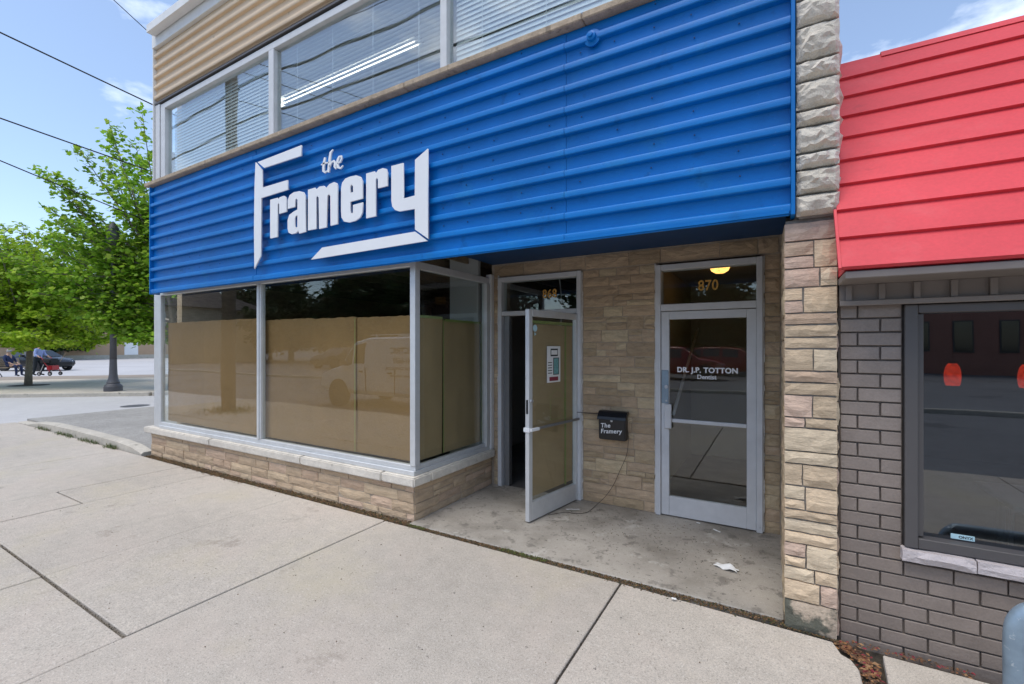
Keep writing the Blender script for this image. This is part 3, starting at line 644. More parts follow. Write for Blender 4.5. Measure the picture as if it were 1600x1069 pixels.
# frieze of boards and battens, eave trim, mansard planks
box('frieze_board', 'trim_brown', nb, .306, NX1, 3.16, 3.2045, 1.895, 1.992)
box('frieze_rail', 'trim_brown', nb, .306, NX1, 3.125, 3.1595, 1.874, 1.902, bevel=.003)
x = .335
while x < NX1: box('batten', 'trim_brown', nb, x, x+.028, 3.14, 3.1595, 1.9025, 1.991, bevel=.002); x += .145
box('eave_soffit', 'trim_brown', nb, .30, NX1, 2.86, 3.21, 1.9925, 2.03, bevel=.004)
th = rad(33); sd_ = Vector((0, math.sin(th), math.cos(th))); nv = Vector((0, -math.cos(th), math.sin(th))); P0 = Vector((0, 2.87, 2.033))
EXP = .2075
for i in range(9):
    cuts = [.285, [1.9, 1.2, 2.5][i % 3]+.05*i, NX1+.1]
    for a, b in zip(cuts, cuts[1:]):
        s0, s1 = i*EXP, (i+1)*EXP+.02
        if i == 8: s1 = 9*EXP
        pr = [P0+sd_*s0+nv*.012, P0+sd_*s0+nv*.036, P0+sd_*s1+nv*.014, P0+sd_*s1+nv*.002]
        MB().extrude_x([(p.y, p.z) for p in pr], a+.0008, b-.0008).build('siding_plank', 'red_paint', nb)
top = P0+sd_*9*EXP
MB().extrude_x([(p.y, p.z) for p in (top-sd_*.05+nv*.0225, top-sd_*.05+nv*.027, top+nv*.024+sd_*.008, top+Vector((0, .12, .012)), top+Vector((0, .12, 0)), top+sd_*.003)], .6, NX1+.1).build('ridge_flashing', 'red_paint', nb)
MB().extrude_x([(p.y, p.z) for p in (P0+sd_*.004, top-sd_*.01, Vector((0, 3.9, top.z-.02)), Vector((0, 3.9, 2.04)))], .30, NX1+.08).build('mansard_core', 'red_paint', nb)
MB().extrude_x([(p.y, p.z) for p in (P0-sd_*.006+nv*.012, P0-sd_*.006+nv*.036, P0+sd_*.42+nv*.036, P0+sd_*.42+nv*.012)], .272, .2846).build('barge_trim', 'red_paint', nb)
box('flat_roof', 'dark_roof', nb, .3, NX1+.08, 3.905, 12, 3.2, 3.5)
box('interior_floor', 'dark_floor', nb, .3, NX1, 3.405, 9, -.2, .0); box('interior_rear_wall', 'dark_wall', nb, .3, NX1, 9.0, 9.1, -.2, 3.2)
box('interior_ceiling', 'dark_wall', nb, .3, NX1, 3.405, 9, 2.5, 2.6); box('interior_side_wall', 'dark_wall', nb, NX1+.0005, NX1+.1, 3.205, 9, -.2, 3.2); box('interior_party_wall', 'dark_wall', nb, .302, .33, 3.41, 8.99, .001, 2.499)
# ================================================================== SIGN ON THE CLADDING
YS = 3.032
def cp(pts): return [onY(380+x/4.453, 200+y/4.453, YS) for x, y in pts]      # outline read off the sign's face -> metres on that face
sign = empty('shop_sign', (-4, YS, 2.5), 'raised white lettering reading the Framery on blue cladding', 'sign')
LET = {
 'letter_f_bar': [[(100, 238), (403, 120), (403, 192), (145, 277)]],
 'letter_f': [[(85, 240), (130, 292), (130, 416), (306, 363), (311, 428), (125, 487), (122, 888), (77, 980), (74, 700), (78, 400)]],
 'letter_r': [[(187, 500), (237, 486), (239, 506), (252, 483), (282, 472), (295, 482), (300, 505), (301, 581), (250, 597), (250, 530), (244, 522), (239, 532), (238, 757), (187, 768)]],
 'letter_a': [[(310, 500), (322, 468), (350, 448), (390, 440), (418, 447), (430, 470), (435, 721), (388, 734), (383, 714), (365, 732), (335, 738), (315, 728), (308, 700), (308, 640), (320, 605), (350, 582), (376, 568), (377, 500), (371, 490), (362, 497), (359, 548), (309, 562)],
              [(376, 606), (363, 614), (358, 630), (358, 685), (366, 696), (376, 688)]],
 'letter_m': [[(450, 430), (498, 416), (503, 432), (530, 408), (560, 403), (574, 420), (600, 390), (632, 377), (650, 384), (656, 405), (656, 667), (607, 680), (605, 475), (597, 460), (585, 470), (579, 690), (527, 702), (524, 485), (516, 472), (507, 482), (508, 701), (450, 712)]],
 'letter_e': [[(680, 420), (688, 380), (710, 352), (745, 338), (785, 330), (815, 340), (829, 370), (831, 490), (744, 513), (744, 585), (752, 598), (763, 588), (763, 536), (830, 518), (828, 588), (812, 622), (780, 645), (735, 657), (700, 650), (683, 622), (680, 580)],
              [(743, 452), (764, 446), (763, 405), (754, 392), (744, 404)]],
 'letter_r_second': [[(855, 318), (912, 302), (917, 322), (938, 292), (970, 280), (994, 285), (1003, 310), (1004, 402), (937, 419), (937, 356), (929, 346), (921, 358), (922, 613), (855, 628)]],
 'letter_y': [[(1030, 265), (1111, 244), (1113, 492), (1193, 470), (1195, 222), (1282, 145), (1285, 770), (1195, 706), (1193, 562), (1085, 580), (1055, 570), (1036, 545), (1030, 505)]],
 'underline_bar': [[(472, 915), (548, 833), (1192, 722), (1280, 785)]],
}
def add_letter(nm, polys):
    me = curve_mesh([cp(p) for p in polys], .006, nm, .001); me.transform(Matrix.Translation((0, YS+.008, 0))); return link_mesh(nm, me, 'sign_white', sign)
for nm, polys in LET.items(): add_letter(nm, polys)
def stroke(pts, ws):
    Lp, Rp = [], []
    for i, p in enumerate(pts):
        a = Vector(pts[max(i-1, 0)]); b = Vector(pts[min(i+1, len(pts)-1)]); d = (b-a).normalized(); n = Vector((-d.y, d.x))*ws[i]/2
        Lp.append((p[0]+n.x, p[1]+n.y)); Rp.append((p[0]-n.x, p[1]-n.y))
    return Lp+Rp[::-1]
add_letter('script_t', [stroke([(566, 205), (560, 240), (556, 275), (556, 300), (566, 309), (582, 298)], [8, 14, 14, 14, 11, 5])]); add_letter('script_t_bar', [stroke([(540, 256), (560, 246), (598, 238)], [6, 10, 5])])
add_letter('script_h', [stroke([(622, 150), (606, 170), (600, 210), (595, 260), (590, 307)], [5, 12, 14, 14, 13])]); add_letter('script_h_arch', [stroke([(598, 272), (612, 238), (628, 228), (637, 242), (634, 270), (640, 282), (652, 268)], [6, 9, 12, 14, 13, 9, 4])])
add_letter('script_e', [stroke([(654, 248), (672, 236), (683, 212), (678, 195), (666, 198), (655, 222), (652, 252), (660, 276), (674, 280), (692, 260)], [5, 7, 9, 11, 10, 13, 15, 13, 9, 4])])
# ================================================================== SMALL THINGS AT THE ENTRANCE
YF = 4.565
mb_ = empty('mailbox', (-1.44, YF, .69), 'black metal wall mailbox lettered in white on the stone wall', 'mailbox')
m = MB(); m.extrude_x([(YF-.002, .695), (YF-.085, .70), (YF-.095, .915), (YF-.002, .955)], -1.578, -1.30); auto_smooth(m.build('body', 'black_paint', mb_, bevel=.008, seg=2), 35)
m = MB(); m.extrude_x([(YF-.001, .962), (YF-.005, .99), (YF-.06, .985), (YF-.105, .935), (YF-.112, .905), (YF-.099, .905), (YF-.098, .922)], -1.588, -1.29); m.build('lid', 'black_paint', mb_, bevel=.003)
MB().lathe([(.001, 0), (.012, 0), (.011, -.006), (.001, -.007)], 12, (-1.44, YF-.094, .896), 'y').build('lock', 'rim', mb_)
for s, zz in (('The', .822), ('Framery', .764)):
    me = text_mesh(s, .062, .0008, .0012, 'LEFT', .12, 1.05); me.transform(Matrix.Rotation(rad(-4), 4, 'Y')); place_text(me, Matrix.Translation((-1.553, YF-.0955, zz)), 'lettering', mb_)
p0 = door_pt(-.05, -.03, .93)
tag(MB().tube([p0, Vector((-1.72, 4.56, .945)), Vector((-1.6, 4.545, .95))], .0035, 5).build('door_tie_wire', 'cable_black'), 'thin dark wire tying the open door to the mailbox', 'wire')
wp = [(-1.295, 4.55, .80), (-1.292, 4.55, .70), (-1.31, 4.55, .55), (-1.38, 4.55, .38), (-1.44, 4.55, .24), (-1.52, 4.54, .11), (-1.60, 4.45, .02), (-1.62, 4.25, .011), (-1.72, 4.16, .011), (-1.80, 4.15, .011), (-1.92, 4.0, .011)]
def smooth_path(p, k=5):
    p = [Vector(q) for q in p]; o = []
    for i in range(len(p)-1):
        a, b, c_, d = p[max(i-1, 0)], p[i], p[i+1], p[min(i+2, len(p)-1)]
        for j in range(k):
            t = j/k; o.append(.5*((2*b)+(c_-a)*t+(2*a-5*b+4*c_-d)*t*t+(3*b-a-3*c_+d)*t**3))
    return o+[p[-1]]
tag(MB().tube(smooth_path(wp), .0026, 5).build('loose_wire', 'wire_brown'), 'loose brown wire hanging from the mailbox to the floor', 'wire')
tag(MB().tube(smooth_path([(-2.35, 5.2, 2.6), (-2.33, 5.25, 2.1), (-2.42, 5.3, 1.75), (-2.62, 5.35, 1.5)]), .009, 6).build('hanging_cable', 'cable_grey'), 'grey cable hanging inside the open doorway', 'cable')
# poster on the open door
def dbox(mb, x0, x1, y0, y1, z0, z1):
    a = rad(80); T = Matrix.Translation(door.location+shop.location) @ Matrix.Rotation(a, 4, 'Z'); return mb.box(x0, x1, y0, y1, z0, z1, T)
po = dbox(MB(), -.56, -.33, -.0075, -.006, 1.27, 1.63).build('door_poster', 'paper_white'); tag(po, 'white printed notice taped to the open glass door', 'poster')
pr_ = dbox(MB(), -.50, -.375, -.0085, -.0076, 1.53, 1.605).build('printed_box', 'print_black', po)
dbox(MB(), -.49, -.385, -.0091, -.0086, 1.545, 1.59).build('printed_panel', 'paper_white', pr_)
dbox(MB(), -.455, -.355, -.0085, -.0076, 1.345, 1.515).build('printed_picture', 'print_black', po); dbox(MB(), -.445, -.365, -.0091, -.0086, 1.352, 1.508).build('printed_picture', 'print_teal', po)
dbox(MB(), -.52, -.37, -.0085, -.0076, 1.285, 1.325).build('printed_band', 'print_maroon', po)
tl = MB()
for k in range(5): dbox(tl, -.545, -.475, -.0085, -.0076, 1.36+k*.026, 1.368+k*.026)
tl.build('printed_lines', 'print_black', po)
# kraft paper inside the shop window
def sheet(name, axis, a, b, z0, z1, y, seed, label, tape=True):
    if axis == 'x': b += .022; y += .004*(seed % 2)
    tape = axis == 'y' or seed == 4
    m = MB(); nx, nz = 24, 14; q = random.Random(seed); ph = q.uniform(0, 50); dz = [q.uniform(-.004, .004) for _ in range(nx+1)]
    for side in (0, 1):
        for j in range(nz+1):
            for i in range(nx+1):
                u = a+(b-a)*i/nx; z = z0+(z1+dz[i]-z0)*j/nz; d = y+.010*noise.noise((u*1.6, z*.8, ph))+.007*noise.noise((u*7, z*1.1, ph))+side*.0015*(1 if axis == 'x' else -1)
                m.v.append((u, d, z) if axis == 'x' else (d, u, z))
    st = (nx+1)*(nz+1)
    for side in (0, 1):
        for j in range(nz):
            for i in range(nx): k = side*st+j*(nx+1)+i; m.f.append((k, k+1, k+nx+2, k+nx+1))
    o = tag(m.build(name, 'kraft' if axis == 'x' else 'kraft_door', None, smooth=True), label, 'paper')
    if tape:
        t = MB()
        if axis == 'x': t.box(b-.004, b+.003, y-.022, y-.0205, z0+.01, z1-.01)
        else: t.box(y+.0205, y+.022, b-.010, b+.003, z0+.01, z1-.01); t.box(y+.0205, y+.022, a+.01, b-.02, z1-.012, z1+.014)
        t.build('masking_tape', 'tape_green', o)
    return o
sheet('kraft_paper', 'x', -7.95, -6.92, .53, 2.00, 3.33, 1, 'brown paper sheet at the far left of the shop window')
sheet('kraft_paper', 'x', -6.91, -5.50, .53, 2.00, 3.33, 2, 'brown paper sheet left of the shop window mullion')
sheet('kraft_paper', 'x', -5.47, -4.57, .53, 1.97, 3.33, 3, 'brown paper sheet just right of the shop window mullion')
sheet('kraft_paper', 'x', -4.56, -3.86, .53, 1.96, 3.33, 4, 'brown paper sheet left of the green tape seam in the wide pane')
sheet('kraft_paper', 'x', -3.85, -3.04, .53, 1.95, 3.33, 5, 'brown paper sheet right of the green tape seam beside the corner post')
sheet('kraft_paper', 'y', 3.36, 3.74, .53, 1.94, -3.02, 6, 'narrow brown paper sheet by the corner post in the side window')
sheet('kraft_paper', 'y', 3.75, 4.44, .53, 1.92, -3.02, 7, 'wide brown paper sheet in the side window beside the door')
# litter
def litter(px_, py_, L_, W_, seed, label, curl=.02):
    x, y = onZ(px_, py_, .012); q = random.Random(seed); m = MB(); nx, ny = 7, 4; a = q.uniform(-.4, .5)
    for s in (0, 1):
        for j in range(ny+1):
            for i in range(nx+1):
                u = (i/nx-.5)*L_*(1+.15*math.sin(j*2+seed)); v = (j/ny-.5)*W_*(1-.5*abs(i/nx-.5)+.15*math.sin(i*1.7+seed)); z = .009+max(0, curl*(.5+noise.noise((u*14, v*14, seed*3.1))))+s*.001
                m.v.append((x+u*math.cos(a)-v*math.sin(a), y+u*math.sin(a)+v*math.cos(a), z))
    st = (nx+1)*(ny+1)
    for s in (0, 1):
        for j in range(ny):
            for i in range(nx): k = s*st+j*(nx+1)+i; m.f.append((k, k+1, k+nx+2, k+nx+1))
    tag(m.build('paper_scrap', 'paper_white'), label, 'litter', 'white paper litter on the entrance floor')
litter(1135, 888, .15, .07, 1, 'largest crumpled white paper scrap on the entrance slab', .03)
litter(895, 796, .13, .03, 2, 'thin white paper strip on the floor behind the open door', .008)
litter(1120, 830, .06, .025, 3, 'small white paper scrap before the closed door', .012)
litter(1091, 818, .035, .018, 4, 'tiny white paper scrap by the threshold of the closed door', .008)
litter(1053, 936, .03, .02, 5, 'tiny white scrap on the pavement slab near the dirt joint', .008)
# dirt, moss and dry leaves in the joints
def debris(name, material, path, n, width, size, seed, zf=.0, flat=False, label=None, cat=None, dens=None):
    q = random.Random(seed); m = MB(); path = [Vector(p) for p in path]; seg = [(path[i+1]-path[i]).length for i in range(len(path)-1)]; tot = sum(seg)
    for _ in range(n):
        t = q.uniform(0, tot); i = 0
        while t > seg[i] and i < len(seg)-1: t -= seg[i]; i += 1
        p = path[i].lerp(path[i+1], t/seg[i]); d = (path[i+1]-path[i]).normalized()
        if noise.noise((p.x*2.3, p.y*2.3, seed)) < (dens if dens is not None else -9): continue
        p = p+Vector((-d.y, d.x, 0))*q.gauss(0, width); s = size*q.uniform(.4, 1.3); rot = Matrix.Rotation(q.uniform(0, 6.3), 4, 'Z') @ Matrix.Rotation(q.gauss(0, .45), 4, 'X')
        T = Matrix.Translation((p.x, p.y, zf+s*.15)) @ rot
        if flat: vs = [(-1, 0, 0), (-.2, .55, .15), (1, .1, .1), (.1, -.5, .2)]; m.add([T @ (Vector(v)*s) for v in vs], [(0, 1, 2), (0, 2, 3)])
        else:
            vs = [(-1, 0, 0), (0, .8, 0), (1, .1, 0), (.1, -.7, 0), (0, 0, .6), (0, 0, -.5)]
            m.add([T @ (Vector(v)*s*.6) for v in vs], [(0, 3, 4), (3, 2, 4), (2, 1, 4), (1, 0, 4), (3, 0, 5), (2, 3, 5), (1, 2, 5), (0, 1, 5)])
    return tag(m.build(name, material), label, cat, kind='stuff')
jp = [(-2.93, 3.15, 0), (-1.5, 3.15, 0), (-.4, 3.155, 0), (.05, 3.155, 0)]
debris('joint_dirt', 'debris', jp, 4200, .022, .011, 1, -.003, label='dark crumbly dirt along the entrance slab joint', cat='dirt')
debris('joint_moss', 'moss', jp, 2600, .018, .010, 2, .002, label='green moss patches along the entrance slab joint', cat='moss', dens=.18)
debris('wall_foot_dirt', 'debris', [(-8.2, 3.175, 0), (-5.5, 3.16, 0), (-2.95, 3.165, 0)], 8000, .034, .014, 3, -.004, label='dark dirt gathered along the foot of the stone base', cat='dirt')
debris('wall_foot_moss', 'moss', [(-6, 3.15, 0), (-4.6, 3.15, 0)], 700, .02, .009, 4, 0, label='moss patch at the foot of the stone base', cat='moss', dens=.15)
debris('pillar_foot_dirt', 'debris', [(.04, 3.13, 0), (.3, 3.12, 0)], 260, .010, .007, 5, -.004, label='dirt along the foot of the stone pillar', cat='dirt')
debris('dry_leaves', 'dry_leaf', [(.29, 3.14, 0), (.41, 3.04, 0), (.43, 2.8, 0), (.41, 2.5, 0)], 650, .026, .014, 6, -.02, True, 'brown dry leaves in the broken gap beside the pillar', 'leaves')
debris('wall_leaves', 'dry_leaf', [(.36, 3.15, 0), (1.0, 3.14, 0), (2.2, 3.15, 0)], 420, .018, .011, 7, -.006, True, 'dry leaves along the foot of the grey brick wall', 'leaves', dens=-.05)
debris('porch_crumbs', 'debris', [(-1.9, 4.2, 0), (-.1, 3.9, 0)], 420, .28, .007, 8, .008, label='dark crumbs scattered over the entrance slab', cat='dirt')
debris('slab_crumbs', 'debris', [(-6.5, 2.2, 0), (-.2, 2.1, 0)], 240, .9, .008, 9, .002, label='dark crumbs scattered over the pavement', cat='dirt')
debris('joint_grit', 'soil', [(-3.2, -1.2, 0), (-3.2, 3.1, 0)], 700, .006, .006, 10, -.008, label='dark grit in the long pavement joint', cat='dirt')
debris('joint_grit', 'soil', [(-.94, -.4, 0), (-.94, 3.1, 0)], 900, .007, .006, 11, -.006, label='dark grit in the short pavement joint', cat='dirt')
debris('joint_grit', 'soil', [(-5.6, 1.13, 0), (-3.2, 1.13, 0)], 500, .007, .006, 12, -.008, label='dark grit in the lengthwise pavement joint', cat='dirt')
def blades(name, path, n, width, h, seed, label):
    q = random.Random(seed); m = MB()
    for _ in range(n):
        t = q.random()*(len(path)-1); i = int(t); p = Vector(path[i]).lerp(Vector(path[i+1]), t-i)
        if noise.noise((p.x*1.7, p.y, seed)) < -.05: continue
        p += Vector((q.gauss(0, width), q.gauss(0, width), 0)); a = q.uniform(0, 6.3); hh = h*q.uniform(.4, 1.2); d = Vector((math.cos(a), math.sin(a), 0)); s = Vector((-d.y, d.x, 0))*.004
        m.add([p-s, p+s, p+d*hh*.25+Vector((0, 0, hh*.7))+s*.7, p+d*hh*.25+Vector((0, 0, hh*.7))-s*.7, p+d*hh*.7+Vector((0, 0, hh))], [(0, 1, 2, 3), (3, 2, 4)])
    tag(m.build(name, 'grass'), label, 'grass', kind='stuff')
blades('weeds', [(-12.9, 3.11, -.01), (-10, 3.1, -.01), (-8.6, 3.1, -.01)], 900, .025, .075, 1, 'weeds growing along the concrete kerb')
blades('pole_grass', [(-12.9, .1, -.02), (-11.3, .15, -.02)], 1600, .3, .12, 2, 'grass round the foot of the utility pole')
# pipe hoop by the brick wall
PX, PY, PZ = .875, 2.75, .565
hp = smooth_path([(PX, PY, 0), (PX, PY, .25), (PX, PY, PZ-.15), (PX+.012, PY, PZ-.08), (PX+.05, PY, PZ-.03), (PX+.12, PY, PZ-.018), (PX+.6, PY, PZ-.018), (PX+.67, PY, PZ-.03), (PX+.708, PY, PZ-.08), (PX+.72, PY, PZ-.15), (PX+.72, PY, .25), (PX+.72, PY, 0)], 6)
hr = empty('pipe_hoop', (PX+.36, PY, 0), 'galvanised bent pipe hoop standing before the grey brick wall', 'railing')
MB().tube(hp, .036, 18).build('bent_pipe', 'galvanised', hr, smooth=True)
for xx in (PX, PX+.72): MB().lathe([(.036, .003), (.075, .003), (.075, .012), (.04, .016), (.0365, .016)], 18, (xx, PY, 0)).build('base_flange', 'galvanised', hr)
# lamps behind the glass
cl = empty('ceiling_lamp', (-.567, 5.75, 2.57), 'lit warm dome ceiling lamp behind the 870 transom', 'lamp')
MB().lathe([(.001, -.075), (.05, -.07), (.09, -.045), (.105, -.012), (.105, -.004)], 20, (-.567, 5.75, 2.565)).build('dome', 'lamp_warm', cl, smooth=True); MB().lathe([(.12, -.004), (.12, .004), (.01, .004)], 20, (-.567, 5.75, 2.565)).build('base', 'aluminium', cl)
em = empty('emergency_light', (-.02, 7.3, 2.2), 'small white twin head emergency light inside the dentist door', 'lamp')
box('case', 'white_metal', em, -.22, .0, 7.33, 7.395, 2.03, 2.12, bevel=.006)
for xx in (-.17, -.05): MB().lathe([(.001, 0), (.045, 0), (.05, .03), (.03, .06), (.001, .06)], 12, (xx, 7.3, 2.17), 'y').build('head', 'white_metal', em)
for k, (xx, lab) in enumerate(((1.235, 'red glass pendant lamp nearer the brick pillar in the right window'), (1.66, 'red glass pendant lamp at the right edge of the picture'))):
    pn = empty('pendant_lamp', (xx, 5.0, 2.5), lab, 'lamp', 'red pendant lamps in the right window')
    MB().lathe([(.016, .095), (.030, .085), (.043, .06), (.050, .025), (.053, -.02), (.050, -.06), (.042, -.09), (.036, -.091), (.045, -.055), (.047, -.02), (.044, .025), (.037, .055), (.012, .088)], 20, (xx, 5.0, 1.42), closed=True).build('shade', 'lamp_red_glow', pn, smooth=True)
    MB().lathe([(.004, .12), (.022, .115), (.03, .09), (.004, .088)], 12, (xx, 5.0, 1.42)).build('cap', 'black_matte', pn); MB().tube([(xx, 5.0, 1.53), (xx, 5.0, 2.5)], .004, 6).build('cord', 'black_matte', pn)
fx0, fz0 = onY(425, 168, 4.57); fx1, _ = onY(655, 80, 4.57)
fl = empty('fluorescent_fixture', ((fx0+fx1)/2, 4.57, 5.65), 'lit fluorescent strip fixture behind the middle upper window', 'lamp')
box('housing', 'white_metal', fl, fx0, fx1, 4.47, 4.67, 5.68, 5.748)
for yy in (4.52, 4.62): MB().tube([(fx0+.05, yy, 5.655), (fx1-.05, yy, 5.655)], .018, 8).build('tube', 'tube_light', fl)
# chairs and a table behind the right window
def chair(loc, rz, label):
    r = empty('chair', (0, 0, 0), label, 'chair', 'pale chairs behind the right window')
    MB().box(-.2, .2, -.2, .2, .43, .455).build('seat', 'white_metal', r, bevel=.008)
    for sx in (-1, 1):
        MB().tube([(sx*.18, -.18, 0), (sx*.17, -.17, .43)], .014, 6).build('leg', 'white_metal', r); MB().tube([(sx*.18, .2, 0), (sx*.17, .18, .44), (sx*.16, .24, .86)], .014, 6).build('leg', 'white_metal', r)
    b = MB()
    for i in range(7):
        a0 = -.165+.33*i/7; b.box(a0, a0+.33/7, .23-.02*math.sin(PI*i/7), .245-.02*math.sin(PI*i/7), .62+.05*math.sin(PI*(i+.5)/7), .82+.06*math.sin(PI*(i+.5)/7))
    b.build('backrest', 'white_metal', r); r.location = loc; r.rotation_euler.z = rz
chair((1.75, 4.75, 0), rad(200), 'pale chair seen farthest left through the right window'); chair((2.25, 4.6, 0), rad(190), 'pale chair in the middle behind the right window'); chair((2.75, 4.5, 0), rad(185), 'pale chair nearest the right edge behind the window')
tb = empty('table', (1.9, 3.95, 0), 'pale table top just inside the right window', 'table'); box('table_top', 'drywall', tb, 1.15, 3.2, 3.62, 4.2, .72, .75, bevel=.005)
for xx in (1.25, 3.1):
    for yy in (3.7, 4.12): MB().tube([(xx, yy, .001), (xx, yy, .72)], .02, 8).build('leg', 'aluminium_dark', tb)
# ================================================================== STREET THINGS ON THE LEFT
def at(px_, py_, z): x, y = onZ(px_, py_, z); return Vector((x, y, z))
LEFT = Vector((-_c, -_s, 0)); FWD = Vector((-_s, _c, 0))
lp = at(177, 611, .09)
lamp = empty('street_lamp', lp, 'dark grey cast street lamp post on the corner pavement', 'street lamp')
prof = [(.26, 0), (.26, .16), (.245, .18), (.245, .2), (.20, .24), (.175, .27), (.19, .30), (.165, .34), (.135, .45), (.115, .60), (.105, .9), (.10, 1.1)]
auto_smooth(MB().lathe(prof, 16, lp).build('base', 'iron_grey', lamp), 35)
MB().lathe([(.1, 1.1), (.085, 2.6), (.07, 4.3), (.05, 4.9)], 16, lp).build('post', 'iron_grey', lamp, smooth=True)
MB().lathe([(.05, 4.9), (.13, 4.95), (.13, 5.0), (.22, 5.1), (.2, 5.55), (.12, 5.75), (.02, 5.9)], 16, lp).build('lantern', 'iron_grey', lamp, smooth=True)
LEAF = [(0, 0), (.32, .18), (.48, .02), (.62, .34), (.66, .52), (.52, .60), (.74, .72), (1.0, .5)]   # half outline: x along the leaf, y aside (scaled)
def leaf_poly(k):
    if k == 0: return [(0, 0, 0), (.28, .42, .05), (.62, .34, .0), (1, 0, -.12), (.62, -.34, .0), (.28, -.42, .05)]
    return [(0, 0, 0), (.1, .46, .04), (.42, .26, 0), (.55, .52, -.03), (1, 0, -.14), (.55, -.52, -.03), (.42, -.26, 0), (.1, -.46, .04)]
def make_tree(root, seed, trunk, tips, origin_z, leaf, nleaf, nsub, sub_l, lmat, kind=1, bark='bark', r0=.14, droop=.5, lean=(0, 0)):
    """trunk height, tips = list of branch end points (relative to the foot); leaves spread in sprays along sub-branches"""
    q = random.Random(seed); wd = MB(); lv = []; lf = []; base = wloc(root); LP = [Vector(p) for p in leaf_poly(kind)]; nP = len(LP)
    ln = Vector((lean[0], lean[1], 0)); tz = [0, .12, .3, .6, 1]
    tp = [base+ln*(t*trunk)+Vector((0, 0, -.05 if t == 0 else t*trunk)) for t in tz]; wd.tube(tp, [r0*1.25, r0, r0*.9, r0*.72, r0*.35], 10)
    def leaves(p, d, n, spread):
        for _ in range(n):
            s = leaf*q.uniform(.6, 1.25); c_ = p+Vector((q.gauss(0, spread), q.gauss(0, spread), q.gauss(0, spread*.55)))
            x = (Vector((q.gauss(0, .7), q.gauss(0, .7), q.gauss(-droop*.5, .35)))+d*.5).normalized(); up = Vector((q.gauss(0, .55), q.gauss(0, .55), 1)); y = up.cross(x).normalized(); z = x.cross(y)
            n0 = len(lv); lv.extend([tuple(c_+(x*v.x+y*v.y+z*v.z)*s) for v in LP]); lf.append(tuple(range(n0, n0+nP)))
    for tip in tips:
        tip = Vector(tip); oz = q.uniform(*origin_z); oz = min(oz, tip.z-.2) if tip.z > origin_z[0]+.4 else origin_z[0]
        a = base+ln*oz+Vector((0, 0, oz)); e = base+tip; Lg = (e-a).length; mid = a.lerp(e, .5)+Vector((q.gauss(0, .1), q.gauss(0, .1), -.05*Lg if tip.z > oz+1 else .08*Lg))
        P = [a.lerp(mid, t).lerp(mid.lerp(e, t), t) for t in [i/8 for i in range(9)]]
        wd.tube(P, [r0*.36*(1-i/8)+.006 for i in range(9)], 6)
        for k in range(nsub):
            t = .18+.82*(k+q.random())/nsub; i = min(7, int(t*8)); p = P[i].lerp(P[i+1], t*8-i); d = (P[i+1]-P[i]).normalized()
            sl = sub_l*(1.15-t)*q.uniform(.6, 1.2)+.16
            side = d.cross(Vector((q.gauss(0, .5), q.gauss(0, .5), 1))).normalized()*(1 if k % 2 else -1); dd = (d*.75+side*.75+Vector((0, 0, q.gauss(.08, .2)))).normalized()
            pe = p+dd*sl
            if k % 2 == 0: wd.tube([p, p.lerp(pe, .5), pe], [.012, .008, .004], 4, False)
            m_ = max(2, int(sl/.16))
            for j in range(m_): leaves(p.lerp(pe, (j+.6)/m_), dd, max(1, int(nleaf*(1 if j < m_-1 else .7))), .085*(leaf/.1))
        leaves(e, (e-mid).normalized(), nleaf//2, .05)
    wd.build('trunk', bark, root, smooth=True)
    me = bpy.data.meshes.new('crown'); me.from_pydata(lv, [], lf); me.update(); link_mesh('crown', me, lmat, root)
# big maple beside the shop
q = random.Random(2); B = Vector((-18.7, 8.0, .09)); big = empty('maple_tree', B, 'tall green maple whose branches reach up left beside the blue corner', 'tree')
tips = []
for (l, z) in ((1.9, 9.3), (2.8, 8.5), (3.8, 7.7), (4.9, 6.7), (5.8, 6.0), (5.4, 5.0), (4.7, 4.3), (4.0, 3.7), (3.2, 3.2), (2.2, 2.7), (1.6, 2.4), (.9, 8.6), (3.2, 6.1), (2.4, 4.9), (3.9, 5.3), (.5, 6.6), (1.2, 4.2), (1.1, 2.2)):
    for k in range(3): v = LEFT*(l*.95+q.uniform(-.25, .2))+FWD*(q.choice((-1, 1))*q.uniform(.1, .5)*(1+l*.35)); tips.append((v.x, v.y, z-.09+q.uniform(-.35, .1)))
for k in range(12): v = LEFT*-q.uniform(.5, 4)+FWD*q.uniform(-3, 3); tips.append((v.x, v.y, q.uniform(3.5, 9.5)))
make_tree(big, 5, 8.5, tips, (1.9, 4.2), .15, 6, 30, .66, 'leaf_maple')
# bright young maple
q = random.Random(4); T2 = at(44, 602, .09); br = empty('young_tree', T2, 'small bright yellow green tree with a low spreading crown on the plaza', 'tree')
tips = []
for k in range(64):
    a = q.uniform(0, 2*PI); rr = q.uniform(.25, 1)**.6; el = q.random(); z = 1.9+4.6*el; R_ = 4.2*math.sqrt(max(0, 1-(el*.95)**2.2))*rr
    tips.append((math.cos(a)*R_, math.sin(a)*R_, z-.3*rr*(1-el)))
make_tree(br, 6, 5.2, tips, (1.5, 3.6), .14, 7, 17, .95, 'leaf_bright', r0=.105, lean=(.01, .03))
MB().lathe([(.01, .0), (.6, .0), (.62, .004), (.01, .012)], 14, T2+Vector((.1, 0, .002))).build('soil_ring', 'soil', br)
